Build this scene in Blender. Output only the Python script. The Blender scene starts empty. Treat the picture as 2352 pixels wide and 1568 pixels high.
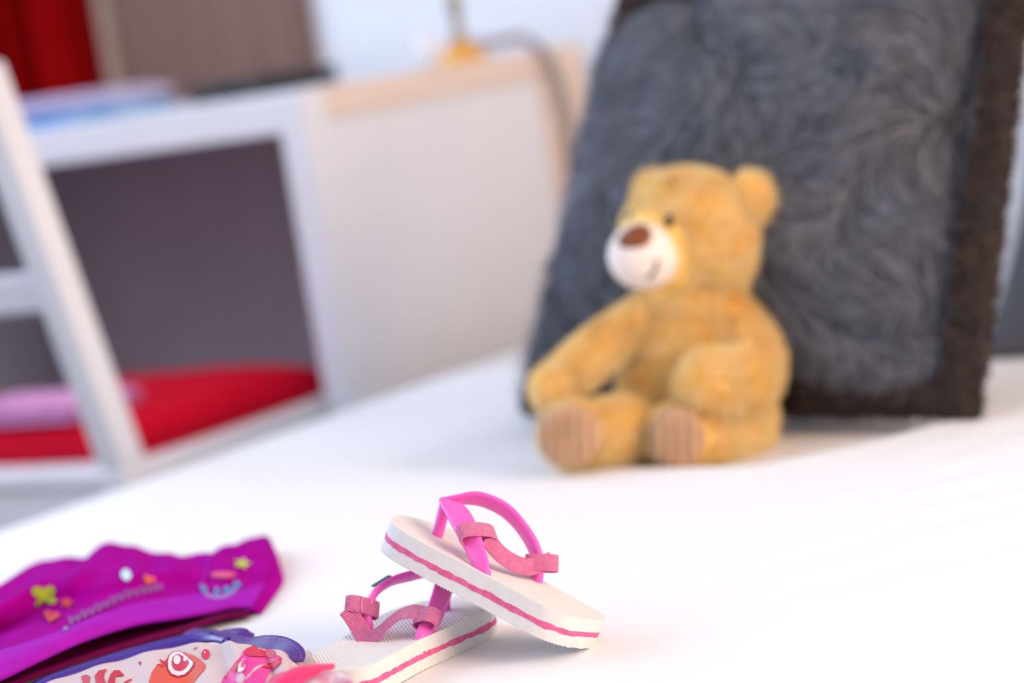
import bpy, bmesh, math, random
import numpy as np
from math import sin, cos, tan, pi, radians
from mathutils import Vector, Matrix
from mathutils.bvhtree import BVHTree

random.seed(7)
rng = np.random.default_rng(7)
scene = bpy.context.scene
COL = scene.collection

# ------------------------------------------------------------------ camera
FPX, CX, CY = 5553.0, 1176.0, 784.0            # 85 mm lens on a 2352 x 1568 frame
CAM_Z = 0.79
YAW, PITCH, ROLL = radians(36), radians(7.3), radians(9)
C0 = np.array([0.0, 0.0, CAM_Z])
FW = np.array([cos(YAW) * cos(PITCH), sin(YAW) * cos(PITCH), -sin(PITCH)])
_R = np.array([sin(YAW), -cos(YAW), 0.0])
_U = np.cross(_R, FW)
RT = cos(ROLL) * _R - sin(ROLL) * _U
UP = sin(ROLL) * _R + cos(ROLL) * _U
cam_data = bpy.data.cameras.new('camera')
cam_data.sensor_width = 36.0
cam_data.lens = FPX * 36.0 / 2352.0
cam_data.clip_start = 0.02
cam_data.dof.use_dof = True
cam_data.dof.focus_distance = 1.365
cam_data.dof.aperture_fstop = 3.2
cam_data.dof.aperture_blades = 9
cam = bpy.data.objects.new('camera', cam_data)
COL.objects.link(cam)
cam.matrix_world = Matrix(((RT[0], UP[0], -FW[0], C0[0]), (RT[1], UP[1], -FW[1], C0[1]),
                           (RT[2], UP[2], -FW[2], C0[2]), (0, 0, 0, 1)))
scene.camera = cam

# ------------------------------------------------------------------ world, light, exposure
world = bpy.data.worlds.new('world')
scene.world = world
world.use_nodes = True
world.node_tree.nodes['Background'].inputs[0].default_value = (0.55, 0.68, 1.0, 1)
world.node_tree.nodes['Background'].inputs[1].default_value = 1.0

def window_light(name, loc, inward, sx, sz, power, color):
    """daylight arriving through a window: a panel as large as the opening, just outside it"""
    d = bpy.data.lights.new(name, 'AREA')
    d.shape = 'RECTANGLE'; d.size = sx; d.size_y = sz; d.energy = power; d.color = color
    o = bpy.data.objects.new(name, d); COL.objects.link(o)
    o.location = loc
    o.rotation_euler = Vector(inward).to_track_quat('-Z', 'Z').to_euler()
    return o
COOL = (0.62, 0.78, 1.0)
DAY = 20.5                                     # watts for each square metre of window on the cool side
window_light('window_left_offscreen', (1.15, 3.13, 1.715), (0, -1, 0), 1.9, 1.33, DAY * 1.9 * 1.33, COOL)
window_light('added_fill_left_front_offscreen', (-1.0, 3.13, 1.6), (0, -1, 0), 1.3, 1.2, DAY * 1.3 * 1.2, COOL)  # added cool fill from the camera's left, through an added second left window
window_light('window_right_offscreen', (0.975, -1.73, 1.475), (0, 1, 0), 1.55, 1.25, 92, (1.0, 0.72, 0.51))
scene.view_settings.view_transform = 'Standard'
scene.view_settings.look = 'None'
scene.view_settings.gamma = 1.0
scene.view_settings.use_curve_mapping = False
scene.view_settings.exposure = 0.0
scene.cycles.max_bounces = 6
scene.cycles.transparent_max_bounces = 6
scene.cycles.use_adaptive_sampling = True
scene.cycles.adaptive_threshold = 0.03

# ------------------------------------------------------------------ helpers
BED_Z = 0.44

def ray(px, py):
    return FW + (px - CX) / FPX * RT - (py - CY) / FPX * UP
def on_z(px, py, z):
    d = ray(px, py); return C0 + d * ((z - C0[2]) / d[2])
def on_axis(px, py, ax, v):
    d = ray(px, py); return C0 + d * ((v - C0[ax]) / d[ax])
def at_w(px, py, w):
    return C0 + ray(px, py) * w

def mat(name, color, rough=0.6, color2=None, scale=30.0, bump=0.0, bscale=200.0, sheen=0.0, sss=0.0,
        metallic=0.0, spec=0.5, island=None, translucent=0.0, coords='Object', detail=3.0, mapscale=None, wave=None):
    m = bpy.data.materials.new(name); m.use_nodes = True
    nt = m.node_tree; n = nt.nodes; L = nt.links
    b = n['Principled BSDF']
    b.inputs['Base Color'].default_value = (*color, 1)
    b.inputs['Roughness'].default_value = rough
    b.inputs['Metallic'].default_value = metallic
    b.inputs['Specular IOR Level'].default_value = spec
    b.inputs['Sheen Weight'].default_value = sheen
    tc = n.new('ShaderNodeTexCoord')
    vec = tc.outputs[coords]
    if mapscale:
        mp = n.new('ShaderNodeMapping'); mp.inputs['Scale'].default_value = mapscale
        L.new(vec, mp.inputs['Vector']); vec = mp.outputs['Vector']
    colout = None
    if color2 is not None:
        mx = n.new('ShaderNodeMix'); mx.data_type = 'RGBA'
        mx.inputs[6].default_value = (*color, 1); mx.inputs[7].default_value = (*color2, 1)
        if island:
            g = n.new('ShaderNodeNewGeometry'); L.new(g.outputs['Random Per Island'], mx.inputs[0])
        else:
            t = n.new('ShaderNodeTexNoise'); t.inputs['Scale'].default_value = scale; t.inputs['Detail'].default_value = detail
            L.new(vec, t.inputs['Vector'])
            r = n.new('ShaderNodeMapRange'); r.inputs[1].default_value = 0.35; r.inputs[2].default_value = 0.65
            L.new(t.outputs['Fac'], r.inputs[0]); L.new(r.outputs[0], mx.inputs[0])
        colout = mx.outputs[2]
        L.new(colout, b.inputs['Base Color'])
    if sss:
        b.inputs['Subsurface Weight'].default_value = sss
        b.inputs['Subsurface Radius'].default_value = (1.0, 0.45, 0.6)
        b.inputs['Subsurface Scale'].default_value = 0.004
    if bump:
        bp = n.new('ShaderNodeBump'); bp.inputs['Strength'].default_value = bump; bp.inputs['Distance'].default_value = 0.001
        if wave:
            rot, ws = wave
            mp = n.new('ShaderNodeMapping'); mp.inputs['Rotation'].default_value = rot
            L.new(vec, mp.inputs['Vector'])
            t = n.new('ShaderNodeTexWave'); t.inputs['Scale'].default_value = ws
            L.new(mp.outputs['Vector'], t.inputs['Vector']); h = t.outputs['Fac']
        else:
            t = n.new('ShaderNodeTexNoise'); t.inputs['Scale'].default_value = bscale; t.inputs['Detail'].default_value = 4
            L.new(vec, t.inputs['Vector']); h = t.outputs['Fac']
        L.new(h, bp.inputs['Height']); L.new(bp.outputs['Normal'], b.inputs['Normal'])
    if translucent:
        tr = n.new('ShaderNodeBsdfTranslucent'); tr.inputs['Color'].default_value = (*color, 1)
        if colout is not None: L.new(colout, tr.inputs['Color'])
        ms = n.new('ShaderNodeMixShader'); ms.inputs[0].default_value = translucent
        L.new(b.outputs[0], ms.inputs[1]); L.new(tr.outputs[0], ms.inputs[2])
        L.new(ms.outputs[0], n['Material Output'].inputs['Surface'])
    return m

def np_obj(name, V, F, material, parent=None, smooth=True):
    """one mesh object; F is an (n,k) array or a list of index lists"""
    me = bpy.data.meshes.new(name)
    V = np.asarray(V, dtype=np.float64)
    if isinstance(F, np.ndarray):
        k = F.shape[1]
        me.vertices.add(len(V)); me.vertices.foreach_set('co', V.astype(np.float32).ravel())
        me.loops.add(F.size); me.loops.foreach_set('vertex_index', F.astype(np.int32).ravel())
        me.polygons.add(len(F)); me.polygons.foreach_set('loop_start', np.arange(0, F.size, k, dtype=np.int32))
        me.polygons.foreach_set('loop_total', np.full(len(F), k, dtype=np.int32))
        me.update(calc_edges=True); me.validate()
    else:
        me.from_pydata([tuple(v) for v in V], [], F); me.update()
    me.polygons.foreach_set('use_smooth', [smooth] * len(me.polygons))
    me.materials.append(material)
    o = bpy.data.objects.new(name, me); COL.objects.link(o)
    if parent: o.parent = parent
    return o

def bm_obj(name, bm, material, parent=None, smooth=True):
    me = bpy.data.meshes.new(name); bm.to_mesh(me); bm.free()
    me.polygons.foreach_set('use_smooth', [smooth] * len(me.polygons))
    me.materials.append(material)
    o = bpy.data.objects.new(name, me); COL.objects.link(o)
    if parent: o.parent = parent
    return o

def tag(o, label, cat, group=None):
    o['label'] = label; o['category'] = cat
    if group: o['group'] = group
    return o
def struct(o):
    o['kind'] = 'structure'; return o
def thing(name, loc, label, cat, rz=0.0):
    o = bpy.data.objects.new(name, None); COL.objects.link(o)
    o.location = loc; o.rotation_euler = (0, 0, rz); o.empty_display_size = 0.05
    return tag(o, label, cat)
def keep_world(o, parent):
    """parent an object whose vertices are already in world coordinates"""
    bpy.context.view_layer.update()
    o.parent = parent; o.matrix_parent_inverse = parent.matrix_world.inverted(); return o

def add_box(bm, x0, x1, y0, y1, z0, z1, bevel=0.0, seg=2):
    r = bmesh.ops.create_cube(bm, size=1.0)
    for v in r['verts']:
        v.co = Vector(((x0 + x1) / 2 + v.co.x * (x1 - x0), (y0 + y1) / 2 + v.co.y * (y1 - y0), (z0 + z1) / 2 + v.co.z * (z1 - z0)))
    if bevel:
        es = list({e for v in r['verts'] for e in v.link_edges})
        bmesh.ops.bevel(bm, geom=es, offset=bevel, segments=seg, affect='EDGES', profile=0.5)
def box(name, b, material, parent=None, bevel=0.003):
    bm = bmesh.new(); add_box(bm, *b, bevel=bevel)
    return bm_obj(name, bm, material, parent, smooth=False)

def catmull(P, n):
    """smooth open curve through rows of P (k,d), n samples"""
    P = np.asarray(P, float); k = len(P)
    Q = np.vstack([2 * P[0] - P[1], P, 2 * P[-1] - P[-2]])
    s = np.linspace(0, k - 1 - 1e-9, n); i = s.astype(int); t = (s - i)[:, None]
    a, b, c, d = Q[i], Q[i + 1], Q[i + 2], Q[i + 3]
    return 0.5 * (2 * b + (c - a) * t + (2 * a - 5 * b + 4 * c - d) * t ** 2 + (3 * b - a - 3 * c + d) * t ** 3)
def surf(G, nu, nv):
    """smooth surface through a control grid G (rows, cols, d) -> (nu, nv, d)"""
    G = np.asarray(G, float)
    A = np.stack([catmull(G[:, j], nu) for j in range(G.shape[1])], 1)
    return np.stack([catmull(A[i], nv) for i in range(nu)], 0)
def grid_faces(nu, nv, off=0):
    i, j = np.meshgrid(np.arange(nu - 1), np.arange(nv - 1), indexing='ij')
    a = (i * nv + j).ravel() + off
    return np.stack([a, a + 1, a + nv + 1, a + nv], 1)
def unit(v):
    v = np.asarray(v, float); return v / np.maximum(np.linalg.norm(v, axis=-1, keepdims=True), 1e-12)

def sweep(name, path, normals, widths, thick, material, parent=None, nsec=12, power=3.0, closed=False, dome=0.0):
    """flat bar of rounded section along a path; normals = outward face direction for each point"""
    path = np.asarray(path, float); n = len(path)
    T = np.gradient(path, axis=0) if not closed else (np.roll(path, -1, 0) - np.roll(path, 1, 0))
    T = unit(T); N = np.asarray(normals, float)
    if N.ndim == 1: N = np.repeat(N[None], n, 0)
    N = unit(N - (N * T).sum(1, keepdims=True) * T); B = np.cross(T, N)
    widths = np.broadcast_to(np.asarray(widths, float), (n,)); thick = np.broadcast_to(np.asarray(thick, float), (n,))
    a = np.linspace(0, 2 * pi, nsec, endpoint=False)
    ca = np.sign(np.cos(a)) * np.abs(np.cos(a)) ** (2 / power); sa = np.sign(np.sin(a)) * np.abs(np.sin(a)) ** (2 / power)
    V = path[:, None] + B[:, None] * (ca[None, :, None] * widths[:, None, None] / 2) \
        + N[:, None] * ((sa[None, :, None] * (1 + dome * (1 - ca[None, :, None] ** 2))) * thick[:, None, None] / 2)
    F = []
    m = n if closed else n - 1
    for i in range(m):
        i2 = (i + 1) % n
        for j in range(nsec):
            j2 = (j + 1) % nsec
            F.append((i * nsec + j, i * nsec + j2, i2 * nsec + j2, i2 * nsec + j))
    if not closed:
        F.append(tuple(range(nsec))[::-1]); F.append(tuple((n - 1) * nsec + j for j in range(nsec)))
    o = np_obj(name, V.reshape(-1, 3), F, material, parent)
    return o

def tube(name, pts, r, material, parent=None, n=40, nsec=10):
    p = catmull(pts, n)
    ref = np.array([0.31, 0.2, 0.93])
    return sweep(name, p, ref, 2 * r, 2 * r, material, parent, nsec=nsec, power=2.0)

def lathe(name, prof, material, parent=None, n=32, loc=(0, 0, 0)):
    a = np.linspace(0, 2 * pi, n, endpoint=False)
    V = [(r * cos(t) + loc[0], r * sin(t) + loc[1], z + loc[2]) for r, z in prof for t in a]
    F = [(i * n + j, i * n + (j + 1) % n, (i + 1) * n + (j + 1) % n, (i + 1) * n + j) for i in range(len(prof) - 1) for j in range(n)]
    return np_obj(name, V, F, material, parent)

def bvh_of(o):
    me = o.data
    return BVHTree.FromPolygons([o.matrix_world @ v.co for v in me.vertices], [tuple(p.vertices) for p in me.polygons])

def decal(name, polys, bvh, material, parent, lift=0.0004, cuts=2):
    """flat print: outlines in photo pixels laid onto a cloth surface"""
    bm = bmesh.new()
    for poly in polys:
        bm.faces.new([bm.verts.new((x, y, 0)) for x, y in poly])
    bmesh.ops.triangulate(bm, faces=bm.faces[:])
    for _ in range(cuts):
        bmesh.ops.subdivide_edges(bm, edges=bm.edges[:], cuts=1, use_grid_fill=True)
        bmesh.ops.triangulate(bm, faces=bm.faces[:])
    o0 = Vector(C0)
    for v in bm.verts:
        d = Vector(ray(v.co.x, v.co.y)).normalized()
        h, nn, _, _ = bvh.ray_cast(o0, d)
        if h is None:
            h, nn, _, _ = bvh.find_nearest(o0 + d * 1.4)
        if nn.dot(d) > 0: nn = -nn
        v.co = h + nn * lift
    bmesh.ops.recalc_face_normals(bm, faces=bm.faces[:])
    o = bm_obj(name, bm, material)
    return keep_world(o, parent)

def fur(name, obj, n, length, material, parent, width=0.0007, lift=0.7, comb=None, droop=0.15, seg=3, jitter=0.5, keep=None):
    """strands of real geometry growing from a mesh; one part, uncountable"""
    me = obj.data; me.calc_loop_triangles()
    P = np.empty(len(me.vertices) * 3); me.vertices.foreach_get('co', P); P = P.reshape(-1, 3)
    Nn = np.empty(len(me.vertices) * 3); me.vertices.foreach_get('normal', Nn); Nn = Nn.reshape(-1, 3)
    Tt = np.empty(len(me.loop_triangles) * 3, dtype=np.int32); me.loop_triangles.foreach_get('vertices', Tt); Tt = Tt.reshape(-1, 3)
    a, b, c = P[Tt[:, 0]], P[Tt[:, 1]], P[Tt[:, 2]]
    ar = np.linalg.norm(np.cross(b - a, c - a), axis=1)
    if keep is not None: ar = ar * keep((a + b + c) / 3)
    idx = rng.choice(len(Tt), n, p=ar / ar.sum())
    u, v = rng.random(n), rng.random(n); f = u + v > 1; u[f], v[f] = 1 - u[f], 1 - v[f]
    root = a[idx] + (b[idx] - a[idx]) * u[:, None] + (c[idx] - a[idx]) * v[:, None]
    nr = unit(Nn[Tt[idx, 0]] * (1 - u - v)[:, None] + Nn[Tt[idx, 1]] * u[:, None] + Nn[Tt[idx, 2]] * v[:, None])
    d = comb(root, nr) if comb else np.zeros_like(root)
    d = d + rng.normal(size=root.shape) * jitter
    d = d - (d * nr).sum(1, keepdims=True) * nr
    ln = length * (0.6 + 0.6 * rng.random(n))[:, None]
    dirn = unit(nr * lift + d * (1 - lift))
    side = unit(np.cross(dirn, rng.normal(size=root.shape)))
    rows = []
    for s in range(seg + 1):
        t = s / seg
        ctr = root + dirn * ln * t + (d * 0.5 * (1 - lift) + np.array([0, 0, -droop])) * ln * t * t
        hw = width * (1 - 0.75 * t) / 2
        rows.append(ctr - side * hw); rows.append(ctr + side * hw)
    V = np.stack(rows, 1).reshape(-1, 3)
    k = 2 * (seg + 1); base = np.arange(n)[:, None] * k
    F = np.concatenate([base + np.array([[2 * s, 2 * s + 1, 2 * s + 3, 2 * s + 2]]) for s in range(seg)], 0)
    o = np_obj(name, V, F, material, parent)
    o['kind'] = 'stuff'
    return o

# ------------------------------------------------------------------ materials
M = {}
M['wall'] = mat('wall_paint', (0.79, 0.82, 0.87), 0.9, bump=0.1, bscale=120)
M['ceiling'] = mat('ceiling_paint', (0.82, 0.82, 0.82), 0.9, bump=0.05)
M['floor'] = mat('floor_carpet', (0.055, 0.04, 0.05), 0.95, color2=(0.08, 0.06, 0.07), scale=90, bump=0.5)
M['white'] = mat('white_lacquer', (0.80, 0.80, 0.83), 0.45, color2=(0.77, 0.77, 0.80), scale=6, bump=0.03, bscale=60)
M['mauve_board'] = mat('mauve_board', (0.55, 0.43, 0.49), 0.8, color2=(0.52, 0.40, 0.46), scale=12)
M['beech'] = mat('beech_edge', (0.80, 0.66, 0.55), 0.55, color2=(0.76, 0.61, 0.50), scale=8, mapscale=(1, 8, 8))
M['brown'] = mat('brown_wood', (0.155, 0.078, 0.055), 0.6, color2=(0.195, 0.10, 0.072), scale=7, mapscale=(6, 6, 0.7))
M['sheet'] = mat('white_cotton', (0.88, 0.88, 0.89), 0.85, bump=0.06, bscale=900, sheen=0.1)
M['mattress'] = mat('mattress_ticking', (0.8, 0.8, 0.8), 0.9, bump=0.2)
M['bedframe'] = mat('bed_frame_paint', (0.6, 0.58, 0.58), 0.6, bump=0.05)

# ------------------------------------------------------------------ room
WX0, WX1, WY0, WY1, HZ = -2.2, 2.58, -1.6, 3.0, 2.5
TH = 0.10
struct(box('floor', (WX0 - TH, WX1 + TH, WY0 - TH, WY1 + TH, -0.1, 0), M['floor'], bevel=0))
struct(box('ceiling', (WX0 - TH, WX1 + TH, WY0 - TH, WY1 + TH, HZ, HZ + 0.1), M['ceiling'], bevel=0))
struct(box('wall_head', (WX1, WX1 + TH, WY0 - TH, WY1 + TH, 0, HZ), M['wall'], bevel=0))
struct(box('wall_back', (WX0 - TH, WX0, WY0 - TH, WY1 + TH, 0, HZ), M['wall'], bevel=0))
def window_wall(name, y0, y1, holes):
    bm = bmesh.new(); last = WX0
    for wx0, wx1, wz0, wz1 in holes:
        add_box(bm, last, wx0, y0, y1, 0, HZ)
        add_box(bm, wx0, wx1, y0, y1, 0, wz0); add_box(bm, wx0, wx1, y0, y1, wz1, HZ); last = wx1
    add_box(bm, last, WX1, y0, y1, 0, HZ)
    return struct(bm_obj(name, bm, M['wall'], smooth=False))
window_wall('wall_left', WY1, WY1 + TH, [(-1.65, -0.35, 1.0, 2.2), (0.2, 2.1, 1.05, 2.38)])
window_wall('wall_right', WY0 - TH, WY0, [(0.2, 1.75, 0.85, 2.1)])
def pane_mat():
    m = bpy.data.materials.new('window_glass'); m.use_nodes = True
    nt = m.node_tree; nt.nodes.remove(nt.nodes['Principled BSDF'])
    t = nt.nodes.new('ShaderNodeBsdfTransparent'); g = nt.nodes.new('ShaderNodeBsdfGlossy'); g.inputs['Roughness'].default_value = 0.02
    x = nt.nodes.new('ShaderNodeMixShader'); x.inputs[0].default_value = 0.04
    nt.links.new(t.outputs[0], x.inputs[1]); nt.links.new(g.outputs[0], x.inputs[2])
    nt.links.new(x.outputs[0], nt.nodes['Material Output'].inputs['Surface'])
    return m
M['pane'] = pane_mat()
def window(name, yc, wx0, wx1, wz0, wz1):
    root = bpy.data.objects.new(name, None); COL.objects.link(root); struct(root)
    bm = bmesh.new(); f = 0.05
    add_box(bm, wx0, wx0 + f, yc - 0.03, yc + 0.03, wz0, wz1); add_box(bm, wx1 - f, wx1, yc - 0.03, yc + 0.03, wz0, wz1)
    add_box(bm, wx0 + f, wx1 - f, yc - 0.03, yc + 0.03, wz0, wz0 + f); add_box(bm, wx0 + f, wx1 - f, yc - 0.03, yc + 0.03, wz1 - f, wz1)
    mid = (wx0 + wx1) / 2; add_box(bm, mid - f / 2, mid + f / 2, yc - 0.03, yc + 0.03, wz0 + f, wz1 - f)
    bm_obj('window_frame', bm, M['white'], root, smooth=False)
    for a, b in ((wx0 + f, mid - f / 2), (mid + f / 2, wx1 - f)):
        box('pane', (a, b, yc - 0.002, yc + 0.002, wz0 + f, wz1 - f), M['pane'], root, bevel=0)
window('window_1', WY1 + 0.05, 0.2, 2.1, 1.05, 2.38)
window('added_window_3', WY1 + 0.05, -1.65, -0.35, 1.0, 2.2)  # unseen second left window, added to let in the cool front fill
window('window_2', WY0 - 0.05, 0.2, 1.75, 0.85, 2.1)
struct(box('baseboard_head', (WX1 - 0.015, WX1, WY0, WY1, 0, 0.09), M['white']))
struct(box('baseboard_left', (WX0, WX1 - 0.016, WY1 - 0.015, WY1, 0, 0.09), M['white']))

# ------------------------------------------------------------------ bed
BX0, BX1, BY0, BY1 = 0.52, 2.52, 0.02, 1.585
bed = thing('bed', ((BX0 + BX1) / 2, (BY0 + BY1) / 2, 0), 'low bed with pale frame and mattress under the white sheet', 'bed')
def bedpart(o): return keep_world(o, bed)
bedpart(box('frame', (BX0 + 0.03, BX1 - 0.005, BY0 + 0.03, BY1 - 0.03, 0.13, 0.24), M['bedframe'], bevel=0.01))
for lx in (BX0 + 0.1, BX1 - 0.1):
    for ly in (BY0 + 0.1, BY1 - 0.1):
        bedpart(box('leg', (lx - 0.03, lx + 0.03, ly - 0.03, ly + 0.03, 0, 0.131), M['bedframe']))
bedpart(box('mattress', (BX0 + 0.02, BX1 - 0.012, BY0 + 0.02, BY1 - 0.02, 0.238, 0.408), M['mattress'], bevel=0.03))

_crest = np.array([on_z(x, y, BED_Z) for x, y in ((1180, 1078), (1280, 1079), (1480, 1080), (1720, 1078), (2000, 1020), (2352, 925))])
_crest = _crest[np.argsort(_crest[:, 1])]
def sstep(t):
    t = np.clip(t, 0, 1); return t * t * (3 - 2 * t)
DIP = 0.010
def sheet_top(x, y):
    xc = np.interp(y, _crest[:, 1], _crest[:, 0])
    fade = 1 - sstep((y - 1.22) / 0.12)
    z = BED_Z - DIP * sstep((x - xc - 0.004) / 0.05) * fade
    z = z + 0.0015 * np.exp(-((x - xc + 0.01) / 0.02) ** 2) * fade
    # creases pulled across the sheet on the camera side of the cushion
    rid = np.sin((x * 0.55 + y * 1.0) * 62 + 3 * np.sin(x * 9) + 2 * np.sin(y * 17)) + 0.6 * np.sin((x * 0.9 + y * 0.6) * 97 + 2.2 * np.sin(y * 21))
    z = z + 0.0013 * rid * sstep((0.86 - y) / 0.22) * sstep((x - 1.08) / 0.2) * (1 - 0.6 * sstep((x - xc) / 0.03))
    z = z + 0.0006 * np.sin(x * 23 + 2 * np.sin(y * 13)) * np.sin(y * 19 + 1.3)
    return z
def build_sheet():
    nx, ny = 330, 330
    r = 0.035
    # arc-length coordinate across: side drop, rounded edge, top, rounded edge, side drop
    def prof(lo, hi, n):
        drop = 0.20
        L = [(lo, BED_Z - r - drop * (1 - t), 0) for t in np.linspace(0, 1, 14)[:-1]]
        L += [(lo + r - r * cos(a), BED_Z - r + r * sin(a), 0) for a in np.linspace(0, pi / 2, 9)[:-1]]
        m = n - 2 * len(L)
        top = [(t, BED_Z, 1) for t in np.linspace(lo + r, hi - r, m)]
        R_ = [(hi - (p[0] - lo), p[1], 0) for p in L[::-1]]
        return np.array(L + top + R_)
    px_, py_ = prof(BX0, BX1, nx), prof(BY0, BY1, ny)
    X, Y = np.meshgrid(px_[:, 0], py_[:, 0], indexing='ij')
    Zx, Zy = np.meshgrid(px_[:, 1], py_[:, 1], indexing='ij')
    Z = np.minimum(Zx, Zy)
    inner = np.minimum(Zx, Zy) >= BED_Z - 1e-9
    dz = sheet_top(X, Y) - BED_Z
    edge = sstep(np.minimum.reduce([X - BX0, BX1 - X, Y - BY0, BY1 - Y]) / 0.09)
    Z = Z + dz * edge * inner
    V = np.stack([X, Y, Z], -1).reshape(-1, 3)
    o = np_obj('bed_sheet', V, grid_faces(nx, ny)[:, ::-1].copy(), M['sheet'])
    return tag(o, 'smooth white cotton sheet stretched over the mattress', 'sheet')
sheet = build_sheet()

# ------------------------------------------------------------------ desk
DX0, DX1, DY0, DY1, DZ = 1.985, 2.535, 1.665, 2.70, 0.759
desk = thing('desk', (DX0, DY0, 0), 'white panel desk with beech edge on its side beside the bed', 'desk')
def dpart(o): return keep_world(o, desk)
dpart(box('desk_top', (DX0, DX1, DY0 + 0.012, DY1, DZ - 0.042, DZ), M['white'], bevel=0.002))
dpart(box('edge_strip', (DX0 + 0.035, DX1 - 0.001, DY0, DY0 + 0.012, DZ - 0.034, DZ), M['beech'], bevel=0.001))
dpart(box('side_panel', (DX0 + 0.036, DX1 - 0.10, DY0 + 0.004, DY0 + 0.034, 0.0, DZ - 0.034), M['white'], bevel=0.002))
dpart(box('front_leg', (DX0 - 0.0015, DX0 + 0.036, DY0 - 0.001, DY0 + 0.036, 0.0, DZ - 0.001), M['white'], bevel=0.002))
dpart(box('rear_leg', (DX1 - 0.10, DX1 - 0.002, DY0 + 0.002, DY0 + 0.036, 0.0, DZ - 0.034), M['beech'], bevel=0.002))
dpart(box('side_panel', (DX0, DX1, DY1 - 0.036, DY1, 0.0, DZ - 0.042), M['white'], bevel=0.002))
dpart(box('back_panel', (DX1 - 0.03, DX1 - 0.012, DY0 + 0.036, DY1 - 0.036, 0.06, DZ - 0.042), M['mauve_board'], bevel=0.001))

# ------------------------------------------------------------------ chair
CHX, CHY, CHR = 1.665, 1.70, radians(1.5)
chair = thing('desk_chair', (CHX, CHY, 0), 'white painted wooden chair with ladder back tucked under the desk', 'chair', CHR)
SD, SW, SH = 0.40, 0.40, 0.425
box('seat', (0.0, SD, 0.0, SW, SH - 0.02, SH), M['white'], chair, bevel=0.005)
for nm, b in (('apron', (0.035, SD - 0.035, 0.006, 0.026, SH - 0.075, SH - 0.019)), ('apron', (0.035, SD - 0.035, SW - 0.026, SW - 0.006, SH - 0.075, SH - 0.019)),
              ('apron', (0.006, 0.026, 0.035, SW - 0.035, SH - 0.075, SH - 0.019)), ('apron', (SD - 0.026, SD - 0.006, 0.035, SW - 0.035, SH - 0.075, SH - 0.019))):
    box(nm, b, M['white'], chair)
for lx in (0.0, SD - 0.036):
    for ly in (0.0, SW - 0.036):
        box('leg', (lx, lx + 0.036, ly, ly + 0.036, 0, SH - 0.0195), M['white'], chair, bevel=0.004)
RAKE = tan(radians(13)); PH = 0.41
def raked(name, y0, y1, z0, z1, x0, x1):
    bm = bmesh.new(); add_box(bm, x0, x1, y0, y1, z0, z1, bevel=0.004)
    for v in bm.verts: v.co.x -= max(0.0, v.co.z - SH) * RAKE
    return bm_obj(name, bm, M['white'], chair, smooth=False)
for y0 in (0.0, SW - 0.034):
    raked('back_post', y0, y0 + 0.034, SH - 0.001, SH + PH, 0.001, 0.036)
raked('back_rail', 0.033, SW - 0.033, SH + 0.30, SH + 0.39, 0.008, 0.028)
raked('back_rail', 0.033, SW - 0.033, SH + 0.165, SH + 0.205, 0.008, 0.028)

def cushion_mesh(lx, ly, h, n=28, p=4.0, e=0.006):
    u = np.linspace(-1, 1, n); U_, V_ = np.meshgrid(u, u, indexing='ij')
    pr = ((1 - np.abs(U_) ** p) * (1 - np.abs(V_) ** p)) ** 0.45
    wob = 1 + 0.06 * np.sin(U_ * 4 + 1) * np.sin(V_ * 5)
    pin = 1 - 0.05 * (U_ ** 2) * (V_ ** 2)
    T = np.stack([U_ * lx / 2 * pin, V_ * ly / 2 * pin, e + (h - e) * (0.35 + 0.65 * pr * wob) * np.where(pr > 0, 1, 0)], -1)
    B = np.stack([U_ * lx / 2 * pin, V_ * ly / 2 * pin, np.full_like(U_, 0.0)], -1)
    V = np.concatenate([T.reshape(-1, 3), B.reshape(-1, 3)]); F = np.concatenate([grid_faces(n, n)[:, ::-1], grid_faces(n, n, n * n)])
    b = [i * n for i in range(n)] + [(n - 1) * n + j for j in range(1, n)] + [i * n + n - 1 for i in range(n - 2, -1, -1)] + [j for j in range(n - 2, 0, -1)]
    S = np.array([[b[i], b[(i + 1) % len(b)], b[(i + 1) % len(b)] + n * n, b[i] + n * n] for i in range(len(b))])
    return V, np.concatenate([F, S])
M['red'] = mat('red_fabric', (0.62, 0.001, 0.022), 0.9, color2=(0.56, 0.001, 0.018), scale=40, bump=0.2, bscale=600, spec=0.08)
V, F = cushion_mesh(0.36, 0.355, 0.042)
seat_cushion = np_obj('seat_cushion', V, F, M['red'])
seat_cushion.location = Matrix.Rotation(CHR, 3, 'Z') @ Vector((0.216, 0.196, 0)) + Vector((CHX, CHY, SH)); seat_cushion.rotation_euler = (0, 0, CHR)
tag(seat_cushion, 'flat bright red cushion lying on the chair seat', 'cushion')
M['pink_cloth'] = mat('lilac_pink_fabric', (0.72, 0.25, 0.58), 0.8, color2=(0.62, 0.18, 0.46), scale=30, bump=0.2, sheen=0.2)
pc = thing('folded_cloth', (0, 0, 0), 'lilac pink folded cloth on the red cushion by the ladder back', 'cloth')
for k in range(2):
    V, F = cushion_mesh(0.11 - 0.006 * k, 0.20, 0.010, n=14, p=8)
    o = np_obj('fold', V, F, M['pink_cloth'], pc); o.location = (0.0, 0, 0.0085 * k)
pc.location = Matrix.Rotation(CHR, 3, 'Z') @ Vector((0.105, 0.20, 0)) + Vector((CHX, CHY, SH + 0.0400)); pc.rotation_euler = (0, 0, CHR)

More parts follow.
